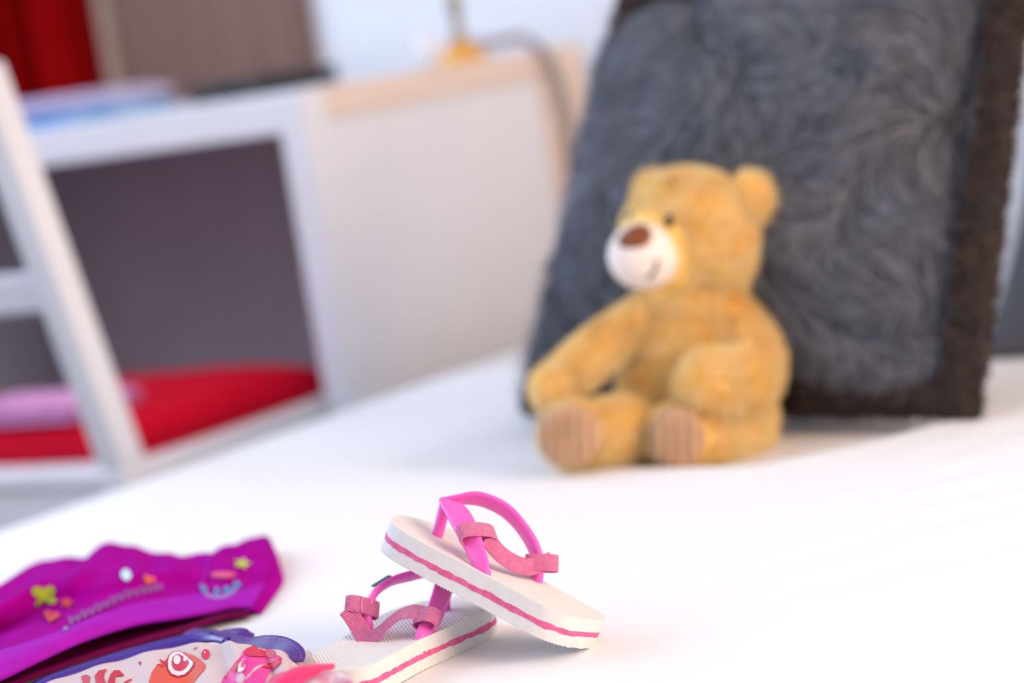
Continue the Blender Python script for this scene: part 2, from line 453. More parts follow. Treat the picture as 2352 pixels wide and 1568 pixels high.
# ------------------------------------------------------------------ things on the desk
M['black'] = mat('black_plastic', (0.012, 0.011, 0.014), 0.5, bump=0.05)
M['screen'] = mat('dark_glass', (0.006, 0.006, 0.008), 0.15)
case = thing('storage_case', (2.22, 1.915, DZ), 'small flat black case lying on the white desk', 'case', radians(2))
box('base', (-0.075, 0.075, -0.055, 0.055, 0, 0.011), M['black'], case, bevel=0.002)
box('lid', (-0.075, 0.075, -0.055, 0.055, 0.0115, 0.021), M['black'], case, bevel=0.003)
box('clasp', (-0.078, -0.0745, -0.012, 0.012, 0.006, 0.016), M['screen'], case, bevel=0.001)
M['blue_print'] = mat('blue_cover', (0.10, 0.30, 0.66), 0.4, color2=(0.30, 0.50, 0.80), scale=9)
M['lilac_paper'] = mat('lilac_paper', (0.52, 0.48, 0.68), 0.7, bump=0.05)
M['paper'] = mat('white_paper', (0.72, 0.74, 0.84), 0.7, bump=0.05)
def booklet(name, loc, rz, lx, ly, h, cover, label, cat, pages=None):
    t = thing(name, loc, label, cat, rz)
    box('pages', (-lx / 2 + 0.001, lx / 2 - 0.001, -ly / 2 + 0.001, ly / 2 - 0.001, 0.0, h), pages or M['paper'], t, bevel=0.0)
    bm = bmesh.new(); n = 12
    vs = [[bm.verts.new((-lx / 2 + lx * i / n, s * ly / 2, h + 0.0006 + 0.006 * sin(pi * i / n) ** 2)) for s in (-1, 1)] for i in range(n + 1)]
    vb = [[bm.verts.new((-lx / 2 + lx * i / n, s * ly / 2, h - 0.0002)) for s in (-1, 1)] for i in range(n + 1)]
    for i in range(n):
        bm.faces.new((vs[i][0], vs[i + 1][0], vs[i + 1][1], vs[i][1])); bm.faces.new((vb[i][0], vb[i][1], vb[i + 1][1], vb[i + 1][0]))
        bm.faces.new((vs[i][0], vb[i][0], vb[i + 1][0], vs[i + 1][0])); bm.faces.new((vs[i][1], vs[i + 1][1], vb[i + 1][1], vb[i][1]))
    bm.faces.new((vs[0][0], vs[0][1], vb[0][1], vb[0][0])); bm.faces.new((vs[n][0], vb[n][0], vb[n][1], vs[n][1]))
    bm_obj('cover', bm, cover, t)
    return t
booklet('magazine', (2.075, 2.095, DZ), radians(-8), 0.15, 0.20, 0.012, M['blue_print'], 'blue covered magazine lying on the desk behind the chair back', 'magazine', M['blue_print'])
booklet('notepad', (2.10, 2.115, DZ + 0.0187), radians(12), 0.15, 0.19, 0.010, M['lilac_paper'], 'pale lilac notepad with curled cover lying over the blue magazine', 'notepad', M['lilac_paper'])

M['brass'] = mat('brass', (0.85, 0.42, 0.07), 0.4, metallic=0.4, bump=0.02)
M['bronze'] = mat('bronze', (0.33, 0.27, 0.20), 0.45, metallic=0.5)
M['cord'] = mat('grey_cord', (0.30, 0.25, 0.25), 0.6)
M['shade'] = mat('lamp_shade_fabric', (0.85, 0.80, 0.70), 0.9, translucent=0.4, bump=0.2, bscale=500)
def glass_ball_mat():
    m = mat('milky_glass', (0.95, 0.96, 1.0), 0.05)
    m.node_tree.nodes['Principled BSDF'].inputs['Transmission Weight'].default_value = 0.25
    return m
M['glass'] = glass_ball_mat()
lamp_p = on_z(1062, 118, DZ)
lamp_p = on_axis(1060, 118, 1, DY0 + 0.045)
lamp = thing('table_lamp', (lamp_p[0], lamp_p[1], DZ), 'table lamp with brass foot, glass ball and hanging cord on desk edge', 'lamp')
lathe('foot', [(0.0, 0.0), (0.030, 0.0), (0.031, 0.004), (0.024, 0.012), (0.015, 0.020), (0.010, 0.026), (0.0, 0.027)], M['brass'], lamp)
prof = [(0.0, 0.02)]
for i in range(60):
    z = 0.02 + 0.32 * i / 59
    prof.append((0.0075 + 0.0025 * sin(i * 0.9), z))
prof.append((0.0, 0.341))
lathe('stem', prof, M['bronze'], lamp, n=20)
lathe('lamp_shade', [(0.10, 0.30), (0.06, 0.46), (0.0585, 0.46), (0.0985, 0.30), (0.10, 0.30)], M['shade'], lamp, n=48)
gb = bmesh.new(); bmesh.ops.create_uvsphere(gb, u_segments=28, v_segments=18, radius=0.0165)
for v in gb.verts: v.co.z = v.co.z * 1.25 + 0.021
gb_o = bm_obj('glass_ball', gb, M['glass'], lamp)
gp = on_axis(982, 130, 1, DY0 + 0.03)
gb_o.location = (gp[0] - lamp_p[0], gp[1] - lamp_p[1], 0.0)
cp = [on_axis(1085, 104, 1, DY0 + 0.045), on_axis(1150, 95, 1, DY0 + 0.03), on_axis(1205, 88, 1, DY0 + 0.005), on_axis(1262, 138, 1, DY0 - 0.012),
      on_axis(1298, 240, 1, DY0 - 0.012), on_axis(1316, 370, 1, DY0 - 0.01), on_axis(1322, 480, 1, DY0 - 0.008), on_axis(1330, 700, 1, DY0 - 0.006), on_axis(1345, 900, 1, DY0 - 0.006)]
cp = [np.array([p[0], p[1], max(p[2], DZ + 0.005) if i < 3 else p[2]]) for i, p in enumerate(cp)]
keep_world(tube('cord', cp, 0.0055, M['cord'], n=70), lamp)

# ------------------------------------------------------------------ head wall: brown panel, red curtain
pan = thing('wooden_panel', (WX1 - 0.02, 2.38, 0.0), 'tall brown wooden panel standing on the wall behind the desk', 'panel')
y0p, y1p = on_axis(700, 60, 0, WX1 - 0.02)[1], on_axis(262, 60, 0, WX1 - 0.02)[1]
keep_world(box('board', (WX1 - 0.02, WX1 - 0.002, y0p, y1p, 0.0, 1.9), M['brown'], bevel=0.002), pan)
keep_world(box('edge_trim', (WX1 - 0.032, WX1 - 0.002, y1p, y1p + 0.022, 0.0, 1.9), mat('tan_trim', (0.42, 0.30, 0.24), 0.6, color2=(0.38, 0.27, 0.21), scale=9), bevel=0.002), pan)
M['curtain'] = mat('red_curtain_fabric', (0.30, 0.001, 0.003), 0.9, color2=(0.25, 0.001, 0.002), scale=50, bump=0.2, bscale=500, spec=0.06)
ya, yb = y1p + 0.03, WY1 - 0.02
n = 160; yy = np.linspace(ya, yb, n); zz = np.linspace(DZ + 0.008, 2.2, 24)
Y, Z = np.meshgrid(yy, zz, indexing='ij')
ph = (Y - ya) / 0.062 * 2 * pi
Xc = WX1 - 0.060 + 0.046 * np.sin(ph + 0.35 * np.sin(Z * 3)) + 0.006 * np.sin(ph * 2.3)
o = np_obj('curtain', np.stack([Xc, Y, Z], -1).reshape(-1, 3), grid_faces(n, 24), M['curtain'])
sm = o.modifiers.new('thickness', 'SOLIDIFY'); sm.thickness = 0.002
tag(o, 'dark red curtain hanging in narrow folds beside the brown panel', 'curtain')
rod = thing('curtain_rod', (WX1 - 0.055, ya, 2.215), 'thin metal rod above the red curtain', 'rod')
rr = bmesh.new(); bmesh.ops.create_cone(rr, cap_ends=True, segments=16, radius1=0.008, radius2=0.008, depth=yb - ya)
bmesh.ops.rotate(rr, verts=rr.verts, matrix=Matrix.Rotation(pi / 2, 3, 'X')); bmesh.ops.translate(rr, verts=rr.verts, vec=(0, (yb - ya) / 2, 0))
bm_obj('bar', rr, M['bronze'], rod)
box('bracket', (0.0, 0.0555, 0.05, 0.065, -0.01, 0.01), M['bronze'], rod, bevel=0.001)
box('bracket', (0.0, 0.0555, yb - ya - 0.065, yb - ya - 0.05, -0.01, 0.01), M['bronze'], rod, bevel=0.001)

# ------------------------------------------------------------------ grey pillow behind
def pillow(name, corners, thick, material, n=40, p=2.2, wr=0.0, skew=0.0, ex=0.55):
    """closed pillow from four corners (bottom-left, bottom-right, top-left, top-right)"""
    bl, br, tl, tr = [np.array(c, float) for c in corners]
    u = np.linspace(-1, 1, n); U_, V_ = np.meshgrid(u, u, indexing='ij')
    a, b = (U_ + 1) / 2, (V_ + 1) / 2
    pin_u, pin_v = a, b
    a2 = 0.5 + (a - 0.5) * (1 - 0.06 * (1 - (2 * b - 1) ** 2)); b2 = 0.5 + (b - 0.5) * (1 - 0.06 * (1 - (2 * a - 1) ** 2))
    base = ((1 - a2) * (1 - b2))[..., None] * bl + (a2 * (1 - b2))[..., None] * br + ((1 - a2) * b2)[..., None] * tl + (a2 * b2)[..., None] * tr
    nrm = unit(np.cross(br - bl, tl - bl))
    Us = U_ - skew * (1 - U_ ** 2)
    pr = np.clip((1 - np.abs(Us) ** p) * (1 - np.abs(V_) ** p), 0, 1) ** ex
    w = 1 + wr * (np.sin(U_ * 7 + 3 * V_) + np.sin(V_ * 9 - 2 * U_ + 1))
    A = base + nrm * (pr * thick / 2 * w)[..., None]; B = base - nrm * (pr * thick / 2 * w)[..., None]
    V = np.concatenate([A.reshape(-1, 3), B.reshape(-1, 3)])
    F = np.concatenate([grid_faces(n, n), grid_faces(n, n, n * n)[:, ::-1]])
    o = np_obj(name, V, F, material)
    bm = bmesh.new(); bm.from_mesh(o.data); bmesh.ops.remove_doubles(bm, verts=bm.verts, dist=1e-5)
    bmesh.ops.recalc_face_normals(bm, faces=bm.faces[:]); bm.to_mesh(o.data); bm.free()
    o.data.polygons.foreach_set('use_smooth', [True] * len(o.data.polygons))
    return o
M['grey_satin'] = mat('grey_satin', (0.13, 0.13, 0.15), 0.7, color2=(0.115, 0.115, 0.135), scale=14, bump=0.3, bscale=25, spec=0.25)
gp_o = pillow('pillow', [(1.985, 0.93, 0.4300), (1.985, 0.22, 0.4300), (2.20, 0.93, 0.74), (2.20, 0.22, 0.74)], 0.15, M['grey_satin'], wr=0.05)
tag(gp_o, 'plain grey satin pillow leaning behind the furry cushion', 'pillow')
M['white_pillow'] = mat('white_pillowcase', (0.80, 0.78, 0.78), 0.85, bump=0.3, bscale=20)
wp = pillow('pillow', [(2.20, 1.20, 0.4290), (2.20, 0.35, 0.4290), (2.47, 1.20, 0.80), (2.47, 0.35, 0.80)], 0.16, M['white_pillow'], wr=0.06)
tag(wp, 'white pillow against the head wall behind the grey satin pillow', 'pillow')

# ------------------------------------------------------------------ furry cushion
cush = thing('decorative_cushion', (1.80, 1.03, BED_Z - DIP), 'square grey furry cushion with dark brown knobbly border behind the bear', 'cushion')
CBL, CBR = np.array([1.752, 1.272, 0.446]), np.array([1.672, 0.792, 0.443])
CTL, CTR = np.array([1.890, 1.188, 0.803]), np.array([1.868, 0.768, 0.832])
M['fur_base'] = mat('grey_fur_base', (0.045, 0.047, 0.055), 0.9)
M['fur_grey'] = mat('grey_fur_strands', (0.07, 0.078, 0.098), 0.65, color2=(0.43, 0.46, 0.53), island=True, spec=0.4, translucent=0.28, sheen=0.15)
M['border'] = mat('brown_border_base', (0.03, 0.022, 0.02), 0.9)
M['border_knob'] = mat('brown_border_loops', (0.018, 0.011, 0.010), 0.8, color2=(0.13, 0.075, 0.055), island=True)
# panel inset inside the border
def lerp_c(a, b):
    return (1 - a) * (1 - b) * CBL + a * (1 - b) * CBR + (1 - a) * b * CTL + a * b * CTR
e1, e2 = 0.055, 0.060
inner = [lerp_c(-0.015, 0.045), lerp_c(1 - 0.075, 0.035), lerp_c(-0.005, 1 - 0.05), lerp_c(1 - 0.085, 1 - 0.05)]
cpanel = pillow('panel', inner, 0.175, M['fur_base'], n=48, p=2.3, wr=0.035, skew=0.10, ex=0.60)
keep_world(cpanel, cush)
def border_band():
    rows = []
    nside = 46
    per = [(t, 0) for t in np.linspace(0, 1, nside)[:-1]] + [(1, t) for t in np.linspace(0, 1, nside)[:-1]] + [(1 - t, 1) for t in np.linspace(0, 1, nside)[:-1]] + [(0, 1 - t) for t in np.linspace(0, 1, nside)[:-1]]
    nrm = unit(np.cross(CBR - CBL, CTL - CBL))
    P = []
    for i, (a, b) in enumerate(per):
        o_ = lerp_c(a, b); ii = lerp_c(e1 * 1.25 + a * (1 - 2.5 * e1), e2 * 1.25 + b * (1 - 2.5 * e2))
        mid = (o_ + ii) / 2; half = (ii - o_) / 2
        for k in range(10):
            an = 2 * pi * k / 10
            h = 0.014 * (1 + 0.15 * sin(i * 1.7))
            P.append(mid + half * cos(an) + nrm * h * sin(an))
    n_ = len(per); F = [(i * 10 + k, i * 10 + (k + 1) % 10, ((i + 1) % n_) * 10 + (k + 1) % 10, ((i + 1) % n_) * 10 + k) for i in range(n_) for k in range(10)]
    o = np_obj('border', P, F, M['border'])
    bm = bmesh.new(); bm.from_mesh(o.data); bmesh.ops.recalc_face_normals(bm, faces=bm.faces[:]); bm.to_mesh(o.data); bm.free()
    return o
cborder = border_band(); keep_world(cborder, cush)
def swirl(root, nr):
    y, z = root[:, 1], root[:, 2]
    a = 3.0 * np.sin(y * 22 + 2.0 * np.sin(z * 19)) + 2.0 * np.sin(z * 31 + 1.5 * np.sin(y * 23)) + 0.7 * np.sin(y * 77) - 1.2
    return np.stack([np.zeros_like(y), np.cos(a), np.sin(a)], 1) * 1.6
front_dir = -unit(np.cross(CBR - CBL, CTL - CBL))
fside = lambda c: np.where(c[:, 0] < 5, 1.0, 1.0)
fo = fur('fur', cpanel, 52000, 0.020, M['fur_grey'], None, width=0.0013, lift=0.36, comb=swirl, droop=0.12, jitter=0.25); keep_world(fo, cush)
bo = fur('border_loops', cborder, 16000, 0.006, M['border_knob'], None, width=0.0020, lift=0.6, droop=0.0, jitter=1.0, seg=2); keep_world(bo, cush)

# ------------------------------------------------------------------ teddy bear
bear = thing('teddy_bear', tuple(at_w(1580, 1040, 1.95)), 'sitting golden yellow teddy bear with cream muzzle and brown nose', 'teddy bear')
bear.location.z = BED_Z - DIP
BW = 1.945
M['bear_base'] = mat('golden_plush_base', (0.92, 0.55, 0.13), 0.95, color2=(0.95, 0.64, 0.20), scale=45)
M['bear_fur'] = mat('golden_plush_strands', (0.98, 0.68, 0.16), 0.85, color2=(1.0, 0.95, 0.72), island=True, spec=0.2, translucent=0.3)
M['muzzle'] = mat('cream_plush', (0.95, 0.85, 0.77), 0.95, color2=(0.92, 0.80, 0.71), scale=90, bump=0.3, bscale=700, sheen=0.3)
M['nose'] = mat('brown_nose_felt', (0.20, 0.055, 0.012), 0.6, color2=(0.24, 0.065, 0.015), scale=60, bump=0.2)
M['eye'] = mat('black_eye', (0.01, 0.008, 0.008), 0.15)
M['mouth'] = mat('mouth_thread', (0.12, 0.05, 0.04), 0.8)
M['cord_pad'] = mat('brown_corduroy', (0.50, 0.30, 0.17), 0.9, color2=(0.56, 0.35, 0.21), scale=60, bump=0.2)
CAMB = np.stack([RT, UP, FW], 1)
def bpt(px, py, dw=0.0): return at_w(px, py, BW + dw)
def ell(bm, px, py, dw, rx, ry, rz):
    r = bmesh.ops.create_icosphere(bm, subdivisions=3, radius=1.0)
    c = bpt(px, py, dw)
    for v in r['verts']:
        v.co = Vector(c + CAMB @ np.array([v.co.x * rx, v.co.y * ry, v.co.z * rz]))
def limb(bm, pts):
    """pts: (px, py, dw, r) chain; closely spaced balls merged later into one skin"""
    P = catmull([list(bpt(p[0], p[1], p[2])) + [p[3]] for p in pts], 12)
    for q in P:
        r = bmesh.ops.create_icosphere(bm, subdivisions=2, radius=q[3])
        bmesh.ops.translate(bm, verts=r['verts'], vec=Vector(q[:3]))
bm = bmesh.new()
ell(bm, 1583, 532, 0.0, 0.0505, 0.0490, 0.050)           # head
ell(bm, 1540, 560, -0.012, 0.041, 0.040, 0.040)          # cheeks
ell(bm, 1640, 560, -0.004, 0.034, 0.042, 0.036)
ell(bm, 1598, 690, 0.010, 0.045, 0.032, 0.038)           # neck
ell(bm, 1600, 795, 0.014, 0.055, 0.054, 0.045)           # chest
ell(bm, 1592, 925, 0.010, 0.060, 0.056, 0.050)           # belly
limb(bm, [(1490, 725, 0.004, 0.0185), (1405, 778, -0.006, 0.0170), (1335, 835, -0.018, 0.0175), (1268, 895, -0.026, 0.0165)])
limb(bm, [(1680, 745, 0.0, 0.025), (1722, 815, -0.012, 0.0255), (1698, 878, -0.032, 0.029), (1630, 885, -0.048, 0.0275)])
limb(bm, [(1520, 985, 0.0, 0.031), (1430, 990, -0.03, 0.026), (1345, 998, -0.048, 0.024)])
limb(bm, [(1690, 965, 0.0, 0.032), (1660, 990, -0.025, 0.030), (1600, 1003, -0.045, 0.025)])
ell(bm, 1315, 1000, -0.052, 0.024, 0.0255, 0.017)        # feet
ell(bm, 1560, 1005, -0.054, 0.0245, 0.0255, 0.018)
ell(bm, 1724, 455, -0.016, 0.0165, 0.0205, 0.011)        # ears
ell(bm, 1500, 445, 0.045, 0.0150, 0.0185, 0.011)
tmp = bm_obj('body_source', bm, M['bear_base'])
md = tmp.modifiers.new('remesh', 'REMESH'); md.mode = 'VOXEL'; md.voxel_size = 0.0022
ms = tmp.modifiers.new('smooth', 'SMOOTH'); ms.factor = 0.6; ms.iterations = 7
dg = bpy.context.evaluated_depsgraph_get()
me = bpy.data.meshes.new_from_object(tmp.evaluated_get(dg))
bpy.data.objects.remove(tmp)
me.materials.clear(); me.materials.append(M['bear_base'])
me.polygons.foreach_set('use_smooth', [True] * len(me.polygons))
bpy.context.view_layer.update()
_pb = bvh_of(cpanel); _bc = sum((cpanel.matrix_world @ v.co for v in cpanel.data.vertices), Vector()) / len(cpanel.data.vertices)
for v in me.vertices:
    hh, hn, _, _ = _pb.find_nearest(v.co)
    if hn.dot(hh - _bc) < 0: hn = -hn
    if (v.co - hh).dot(hn) < 0.0: v.co = hh - hn * 0.001
    v.co.z = max(v.co.z, float(sheet_top(np.array(v.co.x), np.array(v.co.y))) - 0.001)
me.update()
body = bpy.data.objects.new('body', me); COL.objects.link(body); keep_world(body, bear)
# muzzle
bm = bmesh.new(); ell(bm, 1481, 586, -0.032, 0.0295, 0.0275, 0.032)
muz = bm_obj('muzzle', bm, M['muzzle']); keep_world(muz, bear)
bpy.context.view_layer.update()
mb = bvh_of(muz)
def hit(b, px, py):
    d = Vector(ray(px, py)).normalized(); h, n_, _, _ = b.ray_cast(Vector(C0), d)
    return (np.array(h), np.array(n_)) if h else (None, None)
h, nn = hit(mb, 1456, 543)
bm = bmesh.new(); r = bmesh.ops.create_icosphere(bm, subdivisions=3, radius=1)
t1 = unit(RT + 0.15 * UP - nn * ((RT + 0.15 * UP) @ nn)); t2 = np.cross(nn, t1)
if t2 @ UP < 0: t2 = -t2
for v in bm.verts:
    x, y, z = v.co
    v.co = Vector(h + t1 * x * 0.0142 + t2 * (y * (0.85 + 0.25 * x)) * 0.0125 + nn * (z * 0.007 + 0.0015))   # slightly wedge shaped
keep_world(bm_obj('nose', bm, M['nose']), muz)
pts = []
for px, py in ((1509, 594), (1509, 606), (1504, 620), (1496, 632), (1487, 640)):
    h, nn = hit(mb, px, py); pts.append(h + nn * 0.0006)
keep_world(tube('mouth', pts, 0.0019, M['mouth'], n=16, nsec=8), muz)
bb = bvh_of(body)
h, nn = hit(bb, 1537, 511)
bm = bmesh.new(); bmesh.ops.create_icosphere(bm, subdivisions=3, radius=1)
for v in bm.verts: v.co = Vector(h + RT * v.co.x * 0.0036 + UP * v.co.y * 0.0052 + nn * (v.co.z * 0.004 + 0.002))
keep_world(bm_obj('eye', bm, M['eye']), bear)
h, nn = hit(bb, 1448, 498)
if h is not None:
    bm = bmesh.new(); bmesh.ops.create_icosphere(bm, subdivisions=3, radius=1)
    for v in bm.verts: v.co = Vector(h + RT * v.co.x * 0.0030 + UP * v.co.y * 0.0050 + FW * (v.co.z * 0.0036 + 0.004))
    keep_world(bm_obj('eye', bm, M['eye']), bear)
# corduroy soles
def sole_pad(px, py, rx, ry, tilt):
    h, nn = hit(bb, px, py)
    n_ = unit(-FW * 1.0 + RT * tilt + UP * 0.10)
    r_ = unit(RT - n_ * (RT @ n_)); u_ = np.cross(n_, r_)
    nr, na = 28, 112; V = []; 
    for i in range(nr + 1):
        for k in range(na):
            a = 2 * pi * k / na; q = i / nr
            x, y = q * cos(a), q * sin(a)
            rib = 0.0050 * abs(sin((x + 0.10 * y * y) * rx / 0.0042 * 0.5 * pi)) * (1 - q ** 6)
            V.append(h + r_ * x * rx + u_ * y * ry + n_ * (0.0035 * (1 - q ** 2.5) + rib - 0.0035 * q ** 6 + 0.0025))
    F = [(i * na + k, i * na + (k + 1) % na, (i + 1) * na + (k + 1) % na, (i + 1) * na + k) for i in range(nr) for k in range(na)]
    o = np_obj('sole', V, F, M['cord_pad']); bm2 = bmesh.new(); bm2.from_mesh(o.data)
    bmesh.ops.remove_doubles(bm2, verts=bm2.verts, dist=1e-6); bmesh.ops.recalc_face_normals(bm2, faces=bm2.faces[:]); bm2.to_mesh(o.data); bm2.free()
    o['label'] = 'ribbed brown corduroy foot sole'
    return keep_world(o, bear)
sole_pad(1308, 1002, 0.0262, 0.0245, -0.25)
sole_pad(1556, 1006, 0.0225, 0.0245, -0.25)
mc = bpt(1484, 588, -0.030); sc1, sc2 = bpt(1310, 1004, -0.075), bpt(1558, 1010, -0.075)
def keep_bear(c):
    k = np.ones(len(c))
    k[np.linalg.norm(c - mc, axis=1) < 0.0375] = 0
    for s in (sc1, sc2): k[np.linalg.norm(c - s, axis=1) < 0.0275] = 0
    return k
def comb_bear(root, nr):
    a = root @ np.array([[190.0, 0, 0], [0, 210.0, 0], [0, 0, 170.0]])
    v = np.stack([np.sin(a[:, 1]) + np.sin(a[:, 2] * 0.6), np.sin(a[:, 2] + 1) + np.sin(a[:, 0] * 0.7), np.sin(a[:, 0] + 2) - 0.5], 1)
    return v * 0.6
bf = fur('fur', body, 75000, 0.0075, M['bear_fur'], None, width=0.0008, lift=0.6, comb=comb_bear, droop=0.1, jitter=0.35, keep=keep_bear)
fv = np.empty(len(bf.data.vertices) * 3, dtype=np.float32); bf.data.vertices.foreach_get('co', fv); fv = fv.reshape(-1, 3)
fv[:, 2] = np.maximum(fv[:, 2], sheet_top(fv[:, 0], fv[:, 1]) + 0.0003)
bf.data.vertices.foreach_set('co', fv.ravel()); bf.data.update(); keep_world(bf, bear)

# ------------------------------------------------------------------ flip-flops
M['foam'] = mat('white_foam', (0.82, 0.81, 0.79), 0.85, color2=(0.78, 0.77, 0.75), scale=200, bump=0.25, bscale=900)
M['footbed'] = mat('ribbed_footbed', (0.87, 0.84, 0.81), 0.8, color2=(0.83, 0.80, 0.77), scale=120, bump=0.55, wave=((0, 0, radians(45)), 160))
M['stripe'] = mat('pink_foam', (0.82, 0.16, 0.36), 0.85, color2=(0.72, 0.10, 0.28), scale=260, bump=0.3, bscale=900)
M['rubber'] = mat('pink_rubber', (1.0, 0.15, 0.62), 0.38, color2=(0.96, 0.13, 0.58), scale=40, sss=0.5, bump=0.02)
M['elastic'] = mat('salmon_elastic', (1.0, 0.28, 0.56), 0.85, color2=(0.95, 0.20, 0.47), scale=300, bump=0.9, wave=((0.6, 0.5, 0.4), 260), sheen=0.2, translucent=0.1)
M['stitch'] = mat('pink_stitching', (0.80, 0.28, 0.55), 0.8)
M['green'] = mat('green_tag', (0.0, 0.22, 0.13), 0.5, color2=(0.0, 0.10, 0.06), scale=400)
FL, FT = 0.150, 0.018
def half_width(t):
    """half width of the sole along its length (0 heel .. 1 toe)"""
    t = np.clip(t, 0, 1)
    body_ = np.interp(t, [0, .10, .22, .38, .55, .70, .82, .92, 1], [.0235, .0262, .0272, .0278, .0312, .0345, .0342, .0300, .024])
    # smooth the piecewise shape
    body_ = sum(np.interp(np.clip(t + d, 0, 1), [0, .10, .22, .38, .55, .70, .82, .92, 1], [.0235, .0262, .0272, .0278, .0312, .0345, .0342, .0300, .024]) for d in (-.05, -.025, 0, .025, .05)) / 5
    rh = np.clip(t / 0.12, 0, 1); rt = np.clip((1 - t) / 0.20, 0, 1)
    return body_ * (1 - (1 - rh) ** 2.6) ** (1 / 2.6) * (1 - (1 - rt) ** 2.2) ** (1 / 2.2)
def slab(name, zlo, zhi, material, parent, grow=0.0, nx=150, ny=15, jag=0.0, jaglo=0.0, jaghi=0.0, dish=0.0, seed=1):
    s = (1 - np.cos(np.linspace(0, pi, nx))) / 2; s = 0.35 * s + 0.65 * np.linspace(0, 1, nx)
    x = s * FL; hw = half_width(s) + grow * np.clip(half_width(s) / 0.01, 0, 1); cy = 0.0035 * np.sin(pi * s)
    j = np.linspace(-1, 1, ny)
    rg = np.random.default_rng(seed)
    def wob(a):
        k = rg.normal(size=nx + 8); k = np.convolve(k, np.ones(4) / 4, 'same')[4:-4]; return a * k
    top = np.empty((nx, ny, 3)); bot = np.empty((nx, ny, 3))
    for q, arr in ((0, top), (1, bot)):
        arr[:, :, 0] = x[:, None]; arr[:, :, 1] = cy[:, None] + hw[:, None] * j[None]
    curve = 0.0015 * np.sin(pi * np.clip(s, 0, 1)) * 0
    top[:, :, 2] = (zhi + curve + wob(jaghi))[:, None] - dish * (1 - np.abs(j[None]) ** 3) * np.sin(pi * s)[:, None] ** 0.6
    zig = jag * ((np.arange(nx) % 2) * 2 - 1) * 0.5
    bot[:, :, 2] = (zlo + wob(jaglo) + zig)[:, None]
    V = np.concatenate([top.reshape(-1, 3), bot.reshape(-1, 3)]); m = nx * ny
    F = [grid_faces(nx, ny)[:, ::-1], grid_faces(nx, ny, m)]
    for jj, flip in ((0, False), (ny - 1, True)):
        a = np.arange(nx - 1) * ny + jj
        q = np.stack([a, a + ny, a + ny + m, a + m], 1); F.append(q[:, ::-1] if flip else q)
    for ii, flip in ((0, True), (nx - 1, False)):
        a = ii * ny + np.arange(ny - 1); q = np.stack([a, a + 1, a + 1 + m, a + m], 1); F.append(q[:, ::-1] if flip else q)
    o = np_obj(name, V, np.concatenate(F).copy(), material, parent)
    bm = bmesh.new(); bm.from_mesh(o.data); bmesh.ops.remove_doubles(bm, verts=bm.verts, dist=1e-6)
    bmesh.ops.recalc_face_normals(bm, faces=bm.faces[:]); bm.to_mesh(o.data); bm.free()
    for p in o.data.polygons: p.use_smooth = True
    o.data.set_sharp_from_angle(angle=radians(40))
    return o
def interp_dir(dirs, n):
    return unit(catmull(dirs, n))
